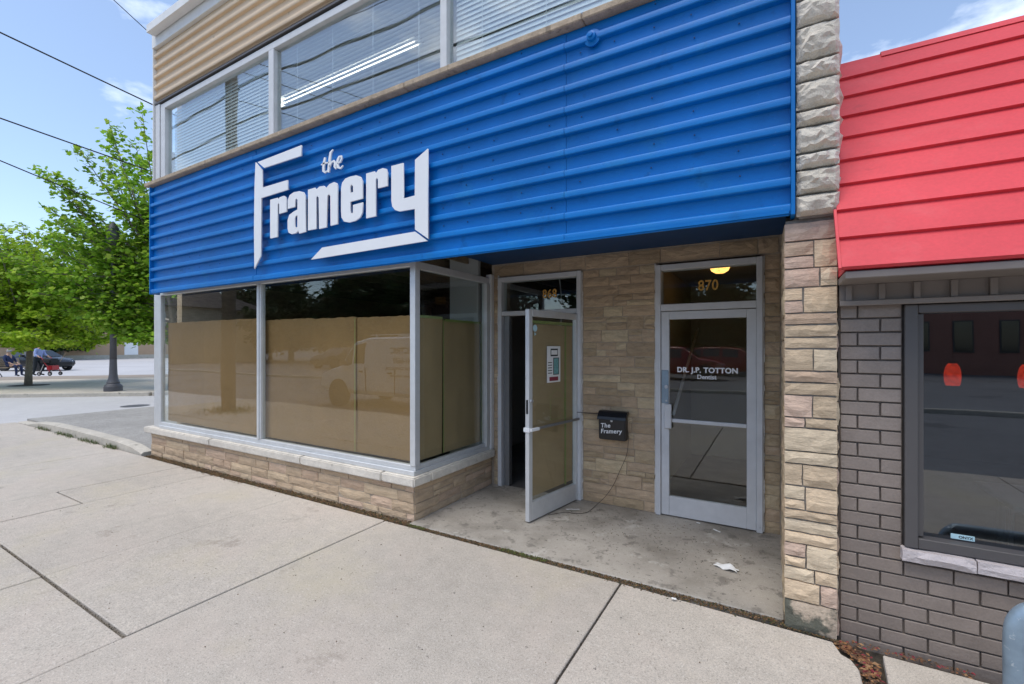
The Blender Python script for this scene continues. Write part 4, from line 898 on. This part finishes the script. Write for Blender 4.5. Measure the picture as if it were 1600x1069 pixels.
# generic background trees
def bg_tree(seed, H, Rr, leaf, n, lmat):
    r = empty('background_tree', (0, 0, 0)); q = random.Random(seed); tips = []
    for k in range(n):
        a = q.uniform(0, 2*PI); el = q.random(); rr = q.uniform(.35, 1); Rz = Rr*math.sin(PI*min(1, .18+.78*el))**.7*rr; tips.append((math.cos(a)*Rz, math.sin(a)*Rz, H*(.22+.78*el)))
    make_tree(r, seed, H*.8, tips, (H*.15, H*.6), leaf, 6, 13, Rr*.42, lmat, 0, r0=.25); return r
protos = [bg_tree(31, 10, 4.2, .42, 46, 'leaf_dark'), bg_tree(32, 8.5, 4.6, .42, 46, 'leaf_dark')]
_used = [False, False]
def put_tree(k, loc, s, rz, label, grp):
    t = protos[k] if not _used[k] else copy_tree(protos[k]); _used[k] = True
    t.location = loc; t.scale = (s, s, s); t.rotation_euler.z = rz; tag(t, label, 'tree', grp)
G1 = 'trees across the road seen in the window glass'
put_tree(0, at(-12, 570, -.02)+Vector((-16, 5, 0)), 1.35, .4, 'dark green tree behind the bright young tree at the left edge', 'trees beyond the plaza')
put_tree(1, at(60, 566, -.02)+Vector((-8, 4, 0)), .82, 1.9, 'mid height tree above the parked dark car', 'trees beyond the plaza')
places = [(-54, -27), (-47, -25), (-41, -26), (-35.5, -25), (-30, -26.5), (-7, -27.5), (-66, -31), (-25, -31), (-44, -35), (-13, -29), (-38, -37), (-3.2, -26)]
words = ['first', 'second', 'third', 'fourth', 'fifth', 'sixth', 'seventh', 'eighth', 'ninth']
names_ = ['left of the pole reflection', 'right of the pole reflection', 'over the mullion reflection', 'over the van bonnet reflection', 'over the van roof reflection', 'behind the red cars reflection', 'beside the tan house reflection', 'rear of the van reflection', 'rear of the pole reflection', 'behind the left red car reflection', 'rear of the mullion reflection', 'right of the dentist lettering reflection']
for i, (x, y) in enumerate(places):
    put_tree(i % 2, (x, y, -.1), [.95, 1.05, .85, 1.15, 1.0, .9, 1.1, 1.15, 1.3, 1.1, 1.35, .8][i], i*1.3, 'dark leafy tree across the road, '+names_[i], G1)
# ------------------------------------------------------------------ cars
def car(kind, col, label, loc, rz, group=None):
    r = empty({'van': 'delivery_van', 'suv': 'parked_suv', 'sedan': 'parked_car'}[kind], (0, 0, 0), label, 'van' if kind == 'van' else 'car', group)
    # stations: x, half width, sill z, belt z, top z, top half width
    if kind == 'sedan': S = [(-2.25, .74, .38, .78, .80, .70), (-2.1, .84, .27, .92, .97, .72), (-1.55, .89, .22, .96, 1.02, .70), (-.95, .9, .22, .95, 1.38, .58), (-.1, .9, .22, .93, 1.44, .60), (.55, .9, .22, .92, 1.36, .60), (1.15, .89, .22, .90, .95, .72), (1.75, .86, .24, .80, .84, .68), (2.12, .78, .30, .66, .70, .60), (2.25, .66, .36, .56, .58, .52)]; WB, wr, H0 = (1.36, -1.32), .32, 3
    elif kind == 'suv': S = [(-2.3, .78, .45, 1.0, 1.02, .7), (-2.22, .88, .34, 1.05, 1.55, .66), (-1.75, .92, .30, 1.06, 1.66, .68), (-.6, .93, .30, 1.04, 1.70, .70), (.35, .93, .30, 1.03, 1.64, .70), (1.1, .92, .30, 1.02, 1.08, .78), (1.85, .90, .32, .96, 1.0, .74), (2.2, .84, .36, .84, .87, .68), (2.32, .74, .42, .70, .72, .6)]; WB, wr, H0 = (1.42, -1.4), .36, 2
    else: S = [(-2.85, .94, .45, 1.2, 2.02, .82), (-2.78, .99, .40, 1.22, 2.08, .86), (-1.2, 1.0, .38, 1.22, 2.10, .88), (.6, 1.0, .38, 1.22, 2.08, .88), (1.15, 1.0, .38, 1.22, 1.98, .84), (1.85, .99, .38, 1.16, 1.22, .86), (2.35, .97, .40, 1.05, 1.10, .84), (2.66, .92, .45, .94, .97, .78), (2.74, .84, .50, .86, .88, .7)]; WB, wr, H0 = (1.78, -1.66), .37, 3
    def ring(s): x, hw, zs, zb, zt, tw = s; k = .05; return [(x, -hw*.86, zs), (x, -hw, zs+.14), (x, -hw*1.01, (zs+zb)/2), (x, -hw*.975, zb), (x, -tw-.02, zt-k), (x, -tw+.06, zt), (x, tw-.06, zt), (x, tw+.02, zt-k), (x, hw*.975, zb), (x, hw*1.01, (zs+zb)/2), (x, hw, zs+.14), (x, hw*.86, zs)]
    m = MB(); n = 12
    for i, s in enumerate(S):
        m.v += ring(s)
        if i: m.f += [((i-1)*n+k, (i-1)*n+(k+1) % n, i*n+(k+1) % n, i*n+k) for k in range(n)]
    m.f += [tuple(range(n-1, -1, -1)), tuple((len(S)-1)*n+k for k in range(n))]
    auto_smooth(m.build('body', col, r, local=True), 32)
    def glass_quad(i, j, k0, k1, t0=.12, t1=.9, f0=.08, f1=.92):
        a, b = ring(S[i]), ring(S[j]); A = [Vector(v) for v in (a[k0], b[k0], b[k1], a[k1])]
        lo0, lo1 = A[0].lerp(A[1], f0), A[0].lerp(A[1], f1); hi0, hi1 = A[3].lerp(A[2], f0), A[3].lerp(A[2], f1)
        Q = [lo0.lerp(hi0, t0), lo1.lerp(hi1, t0), lo1.lerp(hi1, t1), lo0.lerp(hi0, t1)]; nn_ = (Q[1]-Q[0]).cross(Q[3]-Q[0]).normalized()
        if nn_.y*(Q[0].y) < 0: nn_ = -nn_
        MB().add([v+nn_*.008 for v in Q]+[v-nn_*.01 for v in Q], [(0, 1, 2, 3), (7, 6, 5, 4), (0, 4, 5, 1), (1, 5, 6, 2), (2, 6, 7, 3), (3, 7, 4, 0)]).build('window', 'car_glass', r, local=True)
    cab = {'sedan': [(3, 4), (4, 5)], 'suv': [(1, 2), (2, 3), (3, 4)], 'van': [(3, 4)]}[kind]
    for (i, j) in cab: glass_quad(i, j, 3, 4); glass_quad(i, j, 8, 7)
    wi = {'sedan': (5, 6), 'suv': (4, 5), 'van': (4, 5)}[kind]; glass_quad(*wi, 3, 4, .1, .9, .05, .6) if kind == 'van' else None; glass_quad(*wi, 8, 7, .1, .9, .05, .6) if kind == 'van' else None
    a, b = ring(S[wi[0]]), ring(S[wi[1]]); e = Vector((.008, 0, .012))
    Q = [Vector(a[5])+e, Vector(a[6])+e, Vector(b[6])+e, Vector(b[5])+e]; Q = [Q[0].lerp(Q[3], .06), Q[1].lerp(Q[2], .06), Q[1].lerp(Q[2], .94), Q[0].lerp(Q[3], .94)]
    MB().add(Q+[v-e*2 for v in Q], [(0, 1, 2, 3), (7, 6, 5, 4), (0, 4, 5, 1), (1, 5, 6, 2), (2, 6, 7, 3), (3, 7, 4, 0)]).build('windscreen', 'car_glass', r, local=True)
    for x in WB:
        for s in (-1, 1):
            y = s*S[4][1]; MB().lathe([(.001, 0), (wr+.07, 0), (wr+.07, s*.012), (.001, s*.012)], 24, (x, y*1.0-s*.002, wr+.02), 'y').build('wheel_arch', 'black_matte', r, local=True)
            t = MB().lathe([(wr*.64, -.1), (wr*.95, -.1), (wr, -.06), (wr, .06), (wr*.95, .1), (wr*.64, .1)], 24, (x, y-s*.07, wr), 'y', True).build('wheel', 'rubber', r, local=True); auto_smooth(t, 40)
            rm = MB().lathe([(.001, -.05), (wr*.62, -.05), (wr*.66, .09), (wr*.60, .095), (wr*.56, .06), (.001, .06)] if s > 0 else [(.001, .05), (wr*.62, .05), (wr*.66, -.09), (wr*.60, -.095), (wr*.56, -.06), (.001, -.06)], 20, (0, -s*.07+s*.07, wr), 'y')
            for k in range(5):
                T = Matrix.Translation((0, s*.075, wr)) @ Matrix.Rotation(k*2*PI/5, 4, 'Y'); rm.box(-.03, .03, -.014, .014, .0, wr*.58, T)
            rm.build('rim', 'rim', t, local=True).location = Vector((0, 0, .36*wr))
    fx = S[-2][0]; fw_ = S[-2][1]; fz = (S[-2][2]+S[-2][3])/2+.08
    for s in (-1, 1):
        MB().box(fx-.16, fx+.045, s*fw_*.62-.13, s*fw_*.62+.13, fz, fz+.13).build('headlight', 'lamp_clear', r, bevel=.03, seg=2, local=True); MB().box(S[0][0]-.03, S[0][0]+.1, s*.62-.12, s*.62+.12, S[0][3]-.2, S[0][3]-.05).build('tail_light', 'lamp_red', r, bevel=.02, local=True)
        yv = s*(S[4][1]+.0); MB().box(S[4][0]+.25, S[4][0]+.45, min(yv, yv+s*.16), max(yv, yv+s*.16), S[4][3]+.02, S[4][3]+.16).build('mirror', 'black_paint', r, bevel=.02, seg=2, local=True)
    MB().box(fx+.06, S[-1][0]+.03, -.42, .42, fz-.16, fz+.04).build('grille', 'black_matte', r, bevel=.015, local=True)
    r.location = loc; r.rotation_euler.z = rz; return r
cw = at(60, 579, -.02); car('sedan', 'car_black', 'dark sedan parked beyond the plaza bench', cw+LEFT*.15, math.atan2(-LEFT.y, -LEFT.x)-.12, 'parked cars')
van = car('van', 'car_white', 'white panel van parked at the kerb, seen reflected in the shop window', (-9.85, -3.85, -.18), PI, 'parked cars')
for k, (s, sz, x, z) in enumerate((('ELECTRIC', .24, .0, 1.62), ('441-6629', .2, .05, 1.36), ('ELECTRICAL CONTRACTOR', .1, .0, 1.18), ('Residential · Commercial', .09, .0, .98))):
    me = text_mesh(s, sz, .001, .002); place_text(me, Matrix.Translation((-.9, -(1.018-(z-1.2)*.17 if z > 1.22 else 1.016), z)), 'print_black', van, True)
for yy in (-.6, .6): MB().box(-2.4, .8, yy-.02, yy+.02, 2.15, 2.18).box(-2.3, -2.25, yy-.02, yy+.02, 2.06, 2.149).box(.5, .55, yy-.02, yy+.02, 2.06, 2.149).build('roof_rack', 'aluminium', van, local=True)
MB().box(.56, .585, -1.014, -1.0, .5, 1.2).box(-.62, -.595, -1.014, -1.0, .5, 1.2).build('door_seam', 'black_matte', van, local=True); MB().box(.66, .82, -1.035, -1.0, 1.06, 1.1).box(-.5, -.34, -1.035, -1.0, 1.06, 1.1).build('door_handle', 'black_matte', van, local=True)
lot = [('suv', 'car_red', -4.6, -16.8, 0, 'dark red sport utility vehicle in the lot, reflected in the dentist door'), ('suv', 'car_red', -2.2, -21.5, .1, 'second red vehicle behind, at the right of the dentist door reflection'), ('sedan', 'car_silver', -11.5, -18.5, PI/2, 'silver sedan in the lot, reflected above the van bonnet'), ('sedan', 'car_black', -14.6, -18.3, PI/2, 'black sedan in the lot, reflected right of the mullion'), ('suv', 'car_silver', -17.8, -18.6, PI/2, 'silver tall car in the lot, reflected at the mullion'), ('sedan', 'car_navy', -22.0, -17.5, PI/2+.1, 'navy sedan in the lot, reflected right of the pole'), ('suv', 'car_black', -30, -18, PI/2, 'black tall car in the lot, reflected left of the pole')]
for k, c_, x, y, a, lab in lot: car(k, c_, lab, (x, y, -.1), a, 'parked cars')
# ------------------------------------------------------------------ bench, walker, people
bp = at(14, 588, .094); ang = math.atan2(-LEFT.y, -LEFT.x)          # local x points to picture right
bench = empty('park_bench', (0, 0, 0), 'slatted wooden park bench at the left edge of the plaza', 'bench')
for k in range(5): MB().box(-.22+k*.105, -.13+k*.105, -.8, .8, .43, .46).build('seat_slat', 'wood_slat', bench, local=True)
for k in range(4):
    z = .52+k*.1; T = Matrix.Translation((-.27-k*.03, 0, z)) @ Matrix.Rotation(-.28, 4, 'Y'); MB().box(-.015, .015, -.8, .8, 0, .085, T).build('back_slat', 'wood_slat', bench, local=True)
for yy in (-.62, .62):
    MB().tube(smooth_path([(-.36, yy, 0), (-.2, yy, .2), (.02, yy, .28), (.22, yy, .4), (.3, yy, .43)], 4), .022, 6).tube(smooth_path([(.34, yy, 0), (.2, yy, .2), (0, yy, .25), (-.2, yy, .4), (-.27, yy, .5), (-.42, yy, .92)], 4), .022, 6).build('leg', 'iron_grey', bench, local=True)
bench.location = bp; bench.rotation_euler.z = ang
wk = empty('rollator', (0, 0, 0), 'red four wheeled walker with black bag beside the bench', 'walker')
for s in (-1, 1):
    MB().tube(smooth_path([(.28, s*.28, .12), (.18, s*.27, .45), (.02, s*.26, .62), (-.2, s*.25, .95), (-.34, s*.25, .97)], 4), .016, 6).build('frame', 'red_gloss', wk, local=True, smooth=True); MB().tube([(-.26, s*.28, .12), (-.05, s*.27, .6)], .014, 6).build('leg', 'aluminium', wk, local=True)
    MB().tube([(-.34, s*.25, .97), (-.46, s*.25, .96)], .022, 8).build('grip', 'black_matte', wk, local=True)
    for x in (.28, -.28): w_ = MB().lathe([(.06, -.02), (.1, -.02), (.105, 0), (.1, .02), (.06, .02)], 16, (x, s*.28, .105), 'y', True).build('wheel', 'rubber', wk, local=True); MB().lathe([(.001, -.015), (.062, -.015), (.062, .015), (.001, .015)], 12, (0, 0, .105), 'y').build('hub', 'rim', w_, local=True)
MB().box(-.12, .18, -.24, .24, .56, .60).build('seat', 'black_matte', wk, bevel=.01, local=True); MB().box(.02, .30, -.22, .22, .30, .54).build('basket', 'red_gloss', wk, bevel=.03, seg=2, local=True); MB().box(-.3, .3, -.27, .27, .61, .90).build('bag', 'black_matte', wk, bevel=.07, seg=3, local=True)
wkp = at(78, 587, .094); wk.location = wkp; wk.rotation_euler.z = ang
MB().tube([(.35, .2, .75), (.62, .22, 1.2)], .012, 6).build('cane', 'wood_slat', wk, local=True)
def person(name, label, J, E_, mats_, hand_dirs, loc, rz, head, hair='hair_grey'):
    """one skinned body over a joint graph; J name -> (x, y, z, radius); faces take clothing by nearest joint group"""
    vs, es, rs, ix = [], [], [], {}
    for k, v in J.items(): ix[k] = len(vs); vs.append(v[:3]); rs.append(v[3])
    for a, b in E_: es.append((ix[a], ix[b]))
    for k, dv in hand_dirs.items():                       # five short finger chains rooted in each palm
        d = Vector(dv).normalized(); sidev = d.cross(Vector((0, 0, 1))); sidev = sidev.normalized() if sidev.length > .1 else Vector((0, 1, 0)); p = Vector(J[k][:3])
        for f, (o_, l_) in enumerate(((-.034, .05), (-.012, .075), (.01, .082), (.032, .072), (.05, .055))):
            a = p+sidev*o_+d*(.035 if f else 0); b = a+d*l_*.55+sidev*(-.03 if f == 0 else 0); c_ = b+d*l_*.4+Vector((0, 0, -.012))
            n0 = len(vs); vs += [tuple(a), tuple(b), tuple(c_)]; rs += [.010, .009, .008]; es += [(ix[k], n0), (n0, n0+1), (n0+1, n0+2)]
    me = bpy.data.meshes.new(name); me.from_pydata(vs, es, []); ob = bpy.data.objects.new(name, me); C.objects.link(ob)
    mo = ob.modifiers.new('skin', 'SKIN'); mo.use_smooth_shade = True; sk = me.skin_vertices[0].data
    for i, r_ in enumerate(rs): sk[i].radius = (r_, r_); sk[i].use_root = False
    sk[ix['pelvis']].use_root = True; ob.modifiers.new('sub', 'SUBSURF').levels = 1
    dg = bpy.context.evaluated_depsgraph_get(); m2 = bpy.data.meshes.new_from_object(ob.evaluated_get(dg)); bpy.data.objects.remove(ob); m2.materials.clear()
    mn = list(dict.fromkeys(mats_.values())); [m2.materials.append(MATS[x]) for x in mn]; keys = [(Vector(J[k][:3]), mn.index(mats_[k])) for k in J]
    keys += [(Vector(J[k][:3])+Vector(d).normalized()*.07, mn.index('skin')) for k, d in hand_dirs.items()]
    for p in m2.polygons: p.use_smooth = True; p.material_index = min(keys, key=lambda t: (t[0]-p.center).length)[1]
    o = bpy.data.objects.new('person', m2); C.objects.link(o); tag(o, label, 'person'); o.location = loc; o.rotation_euler.z = rz
    h = Vector(head); hm = MB().lathe([(.01, .135), (.06, .125), (.09, .08), (.1, .02), (.095, -.02), (.085, -.03)], 12, h+Vector((-.012, 0, 0))).build('hair', hair, o, local=True, smooth=True)
    for s in (-1, 1): MB().lathe([(.001, 0), (.012, .002), (.012, .008), (.001, .01)], 8, h+Vector((.083, s*.032, .005)), 'x').build('eye', 'black_matte', o, local=True)
    MB().add([h+Vector(v) for v in ((.085, 0, .02), (.085, -.016, -.03), (.085, .016, -.03), (.112, 0, -.028))], [(0, 1, 3), (0, 3, 2), (1, 2, 3), (0, 2, 1)]).build('nose', 'skin', o, local=True)
    return o
sit = dict(pelvis=(0, 0, .56, .15), belly=(-.02, 0, .72, .15), chest=(-.05, 0, .93, .16), neck=(-.03, 0, 1.12, .06), head=(0, 0, 1.25, .095), crown=(0, 0, 1.32, .07))
Es = [('pelvis', 'belly'), ('belly', 'chest'), ('chest', 'neck'), ('neck', 'head'), ('head', 'crown')]
for s, n in ((-1, 'r'), (1, 'l')):
    sit.update({'hip'+n: (.06, s*.1, .55, .1), 'knee'+n: (.46, s*.13, .55, .07), 'shin'+n: (.5, s*.13, .3, .055), 'ankle'+n: (.5, s*.13, .08, .045), 'toe'+n: (.68, s*.15, .04, .04), 'sh'+n: (-.05, s*.19, 1.03, .075), 'elb'+n: (.05, s*.26, .78, .05), 'hand'+n: (.28, s*.16, .66, .034)})
    Es += [('pelvis', 'hip'+n), ('hip'+n, 'knee'+n), ('knee'+n, 'shin'+n), ('shin'+n, 'ankle'+n), ('ankle'+n, 'toe'+n), ('chest', 'sh'+n), ('sh'+n, 'elb'+n), ('elb'+n, 'hand'+n)]
def clothes(J, topm, legm):
    d = {}
    for k in J: d[k] = 'skin' if k in ('neck', 'head', 'crown') or k.startswith('hand') else 'black_matte' if k.startswith('toe') else legm if k[:-1] in ('hip', 'knee', 'shin', 'ankle') or k == 'pelvis' else topm
    return d
person('person', 'person in navy clothes sitting on the park bench', sit, Es, clothes(sit, 'cloth_navy', 'cloth_navy'), {'handr': (1, 0, -.3), 'handl': (1, 0, -.3)}, bp+Vector((math.cos(ang), math.sin(ang), 0))*.02+Vector((0, 0, .0)), ang, (0, 0, 1.27))
stp = dict(pelvis=(0, 0, .92, .14), belly=(.03, 0, 1.08, .14), chest=(.1, 0, 1.28, .16), neck=(.16, 0, 1.46, .06), head=(.21, 0, 1.58, .095), crown=(.22, 0, 1.65, .07)); Et = Es[:5]
for s, n in ((-1, 'r'), (1, 'l')):
    stp.update({'hip'+n: (0, s*.1, .86, .1), 'knee'+n: (.05+s*.04, s*.11, .48, .065), 'ankle'+n: (-.02+s*.08, s*.11, .08, .045), 'toe'+n: (.16+s*.08, s*.13, .04, .04), 'sh'+n: (.1, s*.19, 1.37, .07), 'elb'+n: (.14, s*.26, 1.12, .048), 'hand'+n: (.34, s*.25, 1.0, .034)})
    Et = Et+[('pelvis', 'hip'+n), ('hip'+n, 'knee'+n), ('knee'+n, 'ankle'+n), ('ankle'+n, 'toe'+n), ('chest', 'sh'+n), ('sh'+n, 'elb'+n), ('elb'+n, 'hand'+n)]
person('person', 'person in a light blue top standing at the red walker', stp, Et, clothes(stp, 'cloth_blue', 'cloth_dark'), {'handr': (1, 0, -.4), 'handl': (1, 0, -.4)}, wkp+Vector((math.cos(ang), math.sin(ang), 0))*-.66, ang, (.21, 0, 1.60))
# ------------------------------------------------------------------ far buildings
fb = empty('far_building', (-75, 24, 0), 'long tan building with a white door across the far street', 'building')
box('wall', 'tan_render', fb, -90, -75, -20, 60, -.1, 4.6); box('upper_wall', 'tan_render_light', fb, -90, -75.06, 6, 60, 4.6, 10.2); box('parapet', 'white_metal', fb, -90.1, -74.95, 5.9, 60.1, 10.2, 10.6); box('ledge', 'white_metal', fb, -90, -74.9, -20.1, 60.1, 4.5, 4.75); box('plinth', 'kerb', fb, -90, -74.85, -20.1, 60.1, -.1, .5)
y0, _ = onX(205, 540, -75); box('door', 'white_metal', fb, -75, -74.94, y0-.75, y0+.75, .5, 3.0)
for px_ in (118, 70, 20, 170, 225):
    yy, zz = onX(px_, 478, -75); wn = box('window', 'white_metal', fb, -75.2, -75.0, yy-.95, yy+.95, zz-.9, zz+.9); box('pane', 'car_glass', wn, -75.05, -74.98, yy-.8, yy+.8, zz-.75, zz+.75)
hs = empty('tan_house', (-57, -16, 0), 'tan two storey house with dark hip roof, reflected at the window left edge', 'house')
box('wall', 'tan_render_light', hs, -64.5, -50.5, -24, -15, -.1, 5.6)
MB().add([(-65.1, -24.6, 5.55), (-49.9, -24.6, 5.55), (-49.9, -14.4, 5.55), (-65.1, -14.4, 5.55), (-60, -19.5, 8.4), (-55, -19.5, 8.4)], [(0, 1, 5, 4), (1, 2, 5), (2, 3, 4, 5), (3, 0, 4), (3, 2, 1, 0)]).build('roof', 'dark_roof', hs)
for x in (-63, -60, -56, -52.5):
    for z in (1.0, 3.6): wn = box('window', 'white_metal', hs, x-.6, x+.6, -15.0, -14.93, z, z+1.4); box('pane', 'car_glass', wn, x-.5, x+.5, -14.95, -14.90, z+.1, z+1.3)
bk = empty('brick_hall', (13, -34, 0), 'dark red brick hall across the road, reflected in the right window', 'building')
box('wall', 'far_brick', bk, 4, 30, -44, -32, -.1, 7.5); box('cornice', 'kerb', bk, 3.9, 30.1, -44.1, -31.9, 7.5, 7.8)
for x in range(6, 30, 2): wn = box('window', 'frame_brown', bk, x-.45, x+.45, -32.0, -31.95, 1.3, 3.2); box('pane', 'car_glass', wn, x-.38, x+.38, -31.96, -31.92, 1.37, 3.13)
# ------------------------------------------------------------------ utility pole and overhead cables
up = empty('utility_pole', (-12.1, .12, 0), 'wooden utility pole on the pavement, reflected in the shop windows', 'utility pole')
MB().tube([(-12.1, .12, -.1), (-12.1, .12, 5), (-12.1, .12, 11)], [.17, .145, .11], 14).build('shaft', 'bark_pole', up, smooth=True)
box('crossarm', 'bark_pole', up, -12.16, -12.04, -1.1, 1.3, 9.6, 9.72)
for yy in (-1, -.4, .65, 1.2): MB().lathe([(.02, 0), (.05, .03), (.03, .08), (.05, .11), (.01, .14)], 10, (-12.1, yy, 9.72)).build('insulator', 'iron_grey', up)
def cable(name, a, b, sag, r, label, wav=0, n=40, mt='cable_black'):
    a, b = Vector(a), Vector(b); P = []
    for i in range(n+1):
        t = i/n; p = a.lerp(b, t); p.z -= sag*4*t*(1-t); p.z += wav*math.sin(t*55)*math.sin(t*23); P.append(p)
    tag(MB().tube(P, r, 6).build(name, mt), label, 'cable', 'overhead cables')
cable('overhead_cable', (-12.1, -.05, 8.4), (22, -.3, 8.3), .55, .03, 'thick wavy cable along the street, reflected in the upper windows', .05, 160)
cable('overhead_cable', (-55, -.05, 8.2), (-12.1, -.05, 8.3), .5, .03, 'thick wavy cable left of the pole, reflected in the first upper pane', .05, 160)
cable('overhead_cable', (-12.1, .05, 7.35), (22, -.2, 7.3), .4, .026, 'lower wavy cable along the street, reflected in the upper windows', .03, 120)
cable('overhead_cable', (-55, .05, 7.3), (-12.1, .05, 7.25), .4, .026, 'lower cable left of the pole, reflected in the first upper pane', .03, 120)
for yy, zz, s_ in ((-.2, 9.2, 'upper'), (.0, 8.8, 'middle'), (.2, 8.0, 'lower')): cable('overhead_cable', (-12.1, yy, zz), (-1.5+yy, -15, zz-1.3), .25, .010, s_+' thin service wire crossing the road, reflected in the upper windows')
for yy, s_ in ((-1, 'outer'), (1.2, 'inner')): cable('overhead_cable', (-12.1, yy, 9.86), (22, yy, 9.7), .55, .009, s_+' thin wire on the pole crossarm along the street')
XC = -19.0
def sky_cable(p1, p2, sag, label, r=.017):
    a = onX(*p1, XC); b = onX(*p2, XC); d = ((b[0]-a[0]), (b[1]-a[1])); k = 2.2; A = (XC, a[0]-d[0]*1.2, a[1]-d[1]*1.0); Bq = (XC, b[0]+d[0]*k, b[1]+d[1]*k)
    cable('overhead_cable', A, Bq, sag, r, label)
sky_cable((0, 45), (240, 160), .06, 'black cable crossing the sky highest at the left edge', .022); sky_cable((0, 180), (230, 262), .05, 'black cable crossing the sky above the maple tips', .02); sky_cable((0, 245), (130, 300), .05, 'thin cable crossing the sky lowest, ending at the maple'); sky_cable((182, 0), (233, 48), .02, 'short cable running down to the white roof corner', .013)
